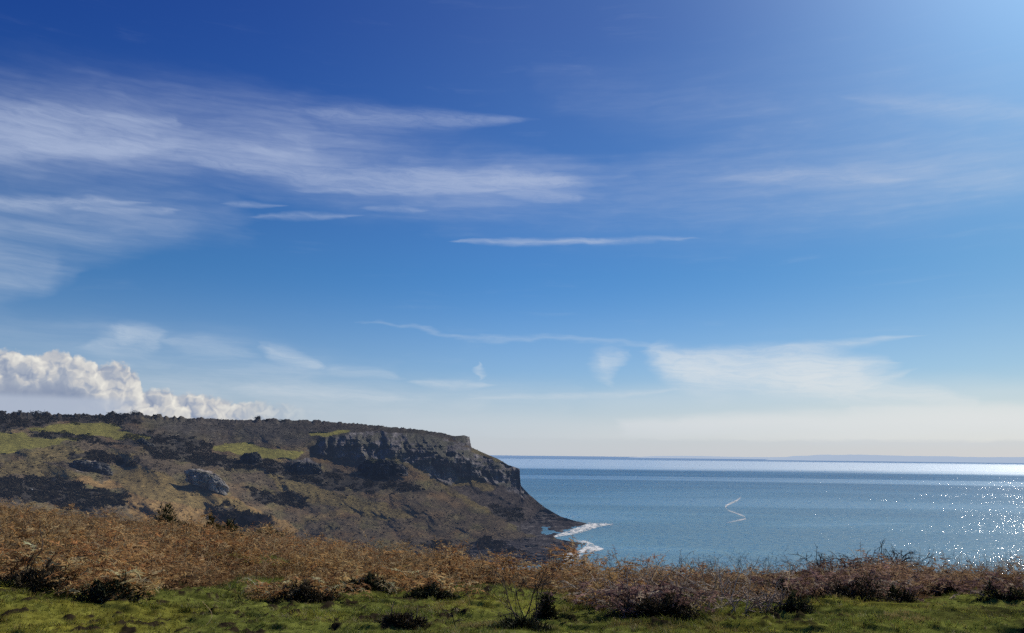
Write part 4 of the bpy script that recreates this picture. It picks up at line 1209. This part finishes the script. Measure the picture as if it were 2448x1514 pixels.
# heath and blackthorn scrub: too many to count
mSf = smooth(mS, 2, 1); wgt = np.clip(mS * 1.0 + 0.16 * (1 - mF) * (1 - mCs) * (1 - 0.7 * mB) * (1 - 0.5 * mSh) + 0.05 * mCs, 0, 1)
wgt = wgt * (HX > -60) * (V[..., 2] > 3)
pr = (wgt * np.clip(0.35 + 0.9 * fbm(HX / 18, HY / 9, 3, 131), 0.02, 1.2)).ravel(); pr = pr / pr.sum()
pick = RNG.choice(cnt, 22000, p=pr)
P_ = V.reshape(-1, 3)[pick] + RNG.normal(0, 0.5, (len(pick), 3)) * np.array([1, 1, 0])
scs = RNG.uniform(0.35, 1.05, len(pick)) * (0.7 + 0.5 * mS.ravel()[pick])
scol = np.array([(0.050, 0.044, 0.036), (0.070, 0.056, 0.044), (0.042, 0.044, 0.032), (0.090, 0.070, 0.050)])[RNG.integers(0, 4, len(pick))] * RNG.uniform(0.7, 1.3, (len(pick), 1))
scol = scol * 0.45 + 0.75 * colr.reshape(-1, 3)[pick]
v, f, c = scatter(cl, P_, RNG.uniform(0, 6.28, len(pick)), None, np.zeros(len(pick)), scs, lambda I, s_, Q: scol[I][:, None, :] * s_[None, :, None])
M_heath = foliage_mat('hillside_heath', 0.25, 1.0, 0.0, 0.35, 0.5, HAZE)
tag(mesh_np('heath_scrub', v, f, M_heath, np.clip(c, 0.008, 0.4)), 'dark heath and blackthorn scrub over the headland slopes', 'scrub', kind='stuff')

# hawthorns on the skyline
HG = 'wind-cut bushes along the skyline of the hill'
for k, (px_q, py_q, hp, wp, lab, tree) in enumerate([
        (369, 997, 9, 9, 'tiny lone wind-bent tree on the skyline of the hill', True), (322, 990, 9, 40, 'rounded dark bush on the highest left part of the skyline', False),
        (275, 991, 7, 46, 'broad dark bush left of the rounded one on the skyline', False), (160, 993, 7, 26, 'small skyline bush above the green field', False),
        (88, 989, 7, 60, 'long low dark bush on the skyline at the left', False), (616, 1004, 8, 20, 'leaning bush on the skyline above the middle field', False),
        (638, 1005, 6, 14, 'tiny bush right beside the leaning one on the skyline', False), (677, 1005, 7, 30, 'low rounded bush on the skyline right of the leaning one', False)]):
    p, D_ = on_hill(px_q, py_q + 2); r = np.random.default_rng(720 + k); H = hp * D_ / PF; W = wp * D_ / PF
    root = empty('hawthorn_tree' if tree else 'hawthorn_bush', (p[0], p[1], p[2] - 0.3)); tag(root, lab, 'tree' if tree else 'bush', None if tree else HG)
    n = 260; a = r.normal(0, 1, (n, 3)); a /= np.linalg.norm(a, axis=1)[:, None]; a[:, 2] = np.abs(a[:, 2])
    q = a * (r.uniform(0, 1, n) ** 0.4 * (0.8 + 0.3 * fbm(a[:, 0] * 2 + k, a[:, 1] * 2, 2, 3)))[:, None] * np.array([W / 2, W / 3, H * (0.55 if tree else 1.0)]) + np.array([0, 0, H * (0.5 if tree else 0)])
    e1 = r.normal(0, 0.22, (n, 3)); e2 = r.normal(0, 0.22, (n, 3))
    v = np.stack([q - e1, q + e2, q + e1, q - e2], 1).reshape(-1, 3)
    mesh_np('crown', v, np.arange(4 * n).reshape(n, 4), M_heath, np.repeat(r.uniform(0.02, 0.045, (n, 1)) * np.array([1, 1, 0.8]), 4, 0), root)
    acc = Acc()
    for b in range(2 if tree else 4):
        e_ = np.array([r.normal(0, W * 0.15), r.normal(0, W * 0.1), H * 0.8]); branch(acc, r, (r.normal(0, 0.05), 0, -0.5), e_, np.linalg.norm(e_) + 0.5, 0.13, 1, (0.05, 0.045, 0.04), 0.0, 2)
    acc.build('trunk', M_twig, root)


# rock outcrops standing out of the slope
M_rock, g, out = new_mat('weathered_limestone')
at_ = g.n.new('ShaderNodeAttribute'); at_.attribute_name = 'col'; tcx = g.n.new('ShaderNodeTexCoord')
nz = g.noise(g.v('MULTIPLY', tcx.outputs['Object'], (1.0, 1.0, 0.35)), 0.7, 4.0, 0.65)
bs = g.n.new('ShaderNodeBsdfPrincipled'); bs.inputs['Roughness'].default_value = 0.95; bs.inputs['Specular IOR Level'].default_value = 0.05
g.put(bs.inputs['Base Color'], g.mix(1.0, at_.outputs['Color'], g.ramp(nz, [(0.3, (0.45, 0.45, 0.48)), (0.7, (1.4, 1.4, 1.35))]), 'MULTIPLY'))
bp = g.n.new('ShaderNodeBump'); bp.inputs['Strength'].default_value = 0.8; bp.inputs['Distance'].default_value = 0.8; g.put(bp.inputs['Height'], nz); g.l.new(bp.outputs[0], bs.inputs['Normal'])
bs.inputs['Emission Color'].default_value = (*HAZE, 1); bs.inputs['Emission Strength'].default_value = 0.7  # distance haze emitted by the rock surface
g.l.new(bs.outputs[0], out.inputs[0])


def outcrop(px, py, wpx, hpx, seed, label, base=(0.20, 0.19, 0.18), slant=0.0, turfy=0.5, name='rock_outcrop', cat='rock', group=None, dep=0.5):
    """slabby limestone knoll: half an ellipsoid split into upright fins, turf on its shoulders"""
    p, D_ = on_hill(px, py); W = wpx * D_ / PF / 2; H = hpx * D_ / PF
    nu, nv_ = 90, 44
    u, v_ = np.meshgrid(np.linspace(0, 2 * np.pi, nu, endpoint=False), np.linspace(0, np.pi / 2, nv_), indexing='ij')
    cxn, syn = np.cos(u) * np.cos(v_), np.sin(u) * np.cos(v_)
    fin = np.abs(fbm(u * 5.0 + seed, v_ * 0.9 + seed, 3, seed)); stp = fbm(u * 2.0 + seed * 2, v_ * 5, 3, seed + 9)
    rad_ = 1.0 - 0.30 * fin + 0.13 * stp + 0.10 * fbm(u * 9, v_ * 9, 2, seed + 4)
    top_ = np.clip(np.sin(v_) * 1.25, 0, 1) ** 0.8
    x = cxn * W * rad_; y = syn * W * dep * rad_; z = top_ * H * (0.9 + 0.25 * fbm(np.cos(u) * 1.6 + seed, np.sin(u) * 1.6, 3, seed + 7) * np.cos(v_)) - H * 0.15
    z = z - slant * x
    idx = np.arange(nu * nv_).reshape(nu, nv_); nx_ = np.roll(idx, -1, 0)
    q = np.stack([idx[:, :-1], nx_[:, :-1], nx_[:, 1:], idx[:, 1:]], -1).reshape(-1, 4)
    c = np.array(base) * (0.55 + 0.9 * (1 - fin * 1.6).clip(0.1, 1))[..., None]
    tm = (sstep(0.75, 1.2, v_ + 0.5 * stp) * turfy)[..., None]; c = c * (1 - tm) + np.array([0.075, 0.070, 0.035]) * tm
    o = mesh_np(name, np.stack([x, y, z], -1).reshape(-1, 3), q, M_rock, np.clip(c, 0.01, 0.6).reshape(-1, 3))
    o.location = Vector(p); o.rotation_euler = (0, 0, -math.atan2(p[0], p[1])); tag(o, label, cat, group); return o


RG = 'rock outcrops on the headland slope'
outcrop(492, 1162, 96, 36, 31, 'pale grey outcrop with dark upright slots on the tawny slope', (0.21, 0.195, 0.18), 0.35, 0.6, group=RG)
outcrop(214, 1128, 88, 26, 32, 'low dark outcrop left of the pale one on the green-brown slope', (0.075, 0.075, 0.08), 0.1, 0.4, group=RG)
outcrop(598, 1106, 52, 28, 33, 'rounded dark rock knoll at the edge of the middle green field', (0.048, 0.048, 0.048), 0.0, 0.3, group=RG)
outcrop(728, 1128, 78, 26, 34, 'dark craggy outcrop just right of and below the middle green field', (0.055, 0.055, 0.058), 0.1, 0.3, group=RG)
outcrop(352, 1066, 40, 12, 35, 'small pale ledge of rock above the left slope', (0.10, 0.095, 0.09), 0.5, 0.4, group=RG)
outcrop(910, 1132, 112, 40, 36, 'big dark rounded buttress with a turf cap below the cliff', (0.048, 0.048, 0.052), 0.0, 0.9, group=RG)
outcrop(73, 1174, 7, 6, 37, 'small white boulder in the dark scrub at the left', (0.5, 0.48, 0.45), 0.0, 0.0, name='boulder')

# ------------------------------------------------------------------ foam
def foam_mat(name, lo, hi, sc):
    m, g, out = new_mat(name)
    a = g.n.new('ShaderNodeAttribute'); a.attribute_name = 'col'; cr_, _, _ = g.sep(a.outputs['Vector'])
    geo = g.n.new('ShaderNodeNewGeometry')
    nz = g.noise(g.v('MULTIPLY', geo.outputs['Position'], (sc, sc * 0.35, 1)), 1.0, 4.0, 0.65, 0.6)
    al = g.ss(g.add(cr_, g.mul(g.sub(nz, 0.56), 3.2)), lo, hi)
    d = g.n.new('ShaderNodeBsdfDiffuse'); d.inputs[0].default_value = (0.80, 0.80, 0.78, 1)
    t = g.n.new('ShaderNodeBsdfTransparent'); mx = g.n.new('ShaderNodeMixShader')
    g.put(mx.inputs[0], al); g.l.new(t.outputs[0], mx.inputs[1]); g.l.new(d.outputs[0], mx.inputs[2]); g.l.new(mx.outputs[0], out.inputs[0])
    return m


M_foam = foam_mat('sea_foam', 0.25, 1.15, 0.26); M_foam2 = foam_mat('foam_crest', -0.5, 1.7, 0.09)


def poly_edge_dist(x, y, poly): return seg_dist(x, y, list(poly) + [poly[0]])


def foam(polys, name, mat, soft, z, **kw):
    VV, FF, CC = [], [], []; n0 = 0
    for P in polys:
        P = np.array(P, float); nx_, ny_ = 130, 90
        gx, gy = np.meshgrid(np.linspace(P[:, 0].min() - 4, P[:, 0].max() + 4, nx_), np.linspace(P[:, 1].min() - 2, P[:, 1].max() + 2, ny_), indexing='ij')
        ins = in_poly(gx, gy, [tuple(q) for q in P]); dd = poly_edge_dist(gx, gy, [tuple(q) for q in P])
        a = np.where(ins, np.clip(dd / soft, 0, 1), 0)
        q = on_sea(gx, gy, z); i = np.arange(nx_ * ny_).reshape(nx_, ny_)
        f = np.stack([i[:-1, :-1], i[1:, :-1], i[1:, 1:], i[:-1, 1:]], -1)
        am = np.maximum.reduce([a[:-1, :-1], a[1:, :-1], a[1:, 1:], a[:-1, 1:]]) > 0
        VV.append(q.reshape(-1, 3)); FF.append(f[am] + n0); CC.append(np.repeat(a.reshape(-1, 1), 3, 1)); n0 += nx_ * ny_
    o = mesh_np(name, np.concatenate(VV), np.concatenate(FF), mat, np.concatenate(CC)); tag(o, **kw); return o


foam([[(1290, 1291), (1300, 1283), (1318, 1279), (1345, 1272), (1372, 1262), (1404, 1249), (1440, 1249), (1482, 1253), (1470, 1257), (1440, 1260), (1416, 1267), (1390, 1276), (1352, 1283), (1322, 1288)],
      [(1352, 1233), (1376, 1234), (1384, 1238), (1366, 1239)], [(1395, 1246), (1420, 1248), (1430, 1252), (1404, 1252)], [(1512, 1255), (1538, 1256), (1536, 1259), (1514, 1258)]],
     'surf', M_foam, 3.5, 0.12, label='white surf breaking along the foot of the far rocky point', cat='surf')
foam([[(1350, 1290), (1400, 1289), (1420, 1299), (1448, 1311), (1440, 1319), (1400, 1324), (1368, 1326), (1384, 1312), (1400, 1302)],
      [(1340, 1324), (1362, 1318), (1400, 1326), (1392, 1331), (1370, 1342), (1336, 1346), (1346, 1334)]],
     'surf', M_foam, 4.0, 0.12, label='white surf breaking on the nearer low rock shelf', cat='surf')
ZC = np.array([(1771, 1188), (1765, 1195), (1750, 1202), (1735, 1209), (1733, 1215), (1744, 1222), (1765, 1229), (1782, 1236), (1784, 1240), (1770, 1243.5), (1752, 1247), (1736, 1250)], float)
for _ in range(3):                                     # round the corners
    ZC = np.concatenate([ZC[:1], np.stack([0.75 * ZC[:-1] + 0.25 * ZC[1:], 0.25 * ZC[:-1] + 0.75 * ZC[1:]], 1).reshape(-1, 2), ZC[-1:]])
zt = np.linspace(0, 1, len(ZC)); zw = 0.7 + 1.8 * np.sin(np.pi * np.clip(zt * 1.05, 0, 1)) ** 0.8
ZP = [(x - 1, y - w_) for (x, y), w_ in zip(ZC, zw)] + [(x + 1.5, y + w_) for (x, y), w_ in list(zip(ZC, zw))[::-1]]
foam([ZP], 'foam_line', M_foam2, 1.5, 0.12, label='thin white zigzag line of foam out on the calm blue water', cat='foam')
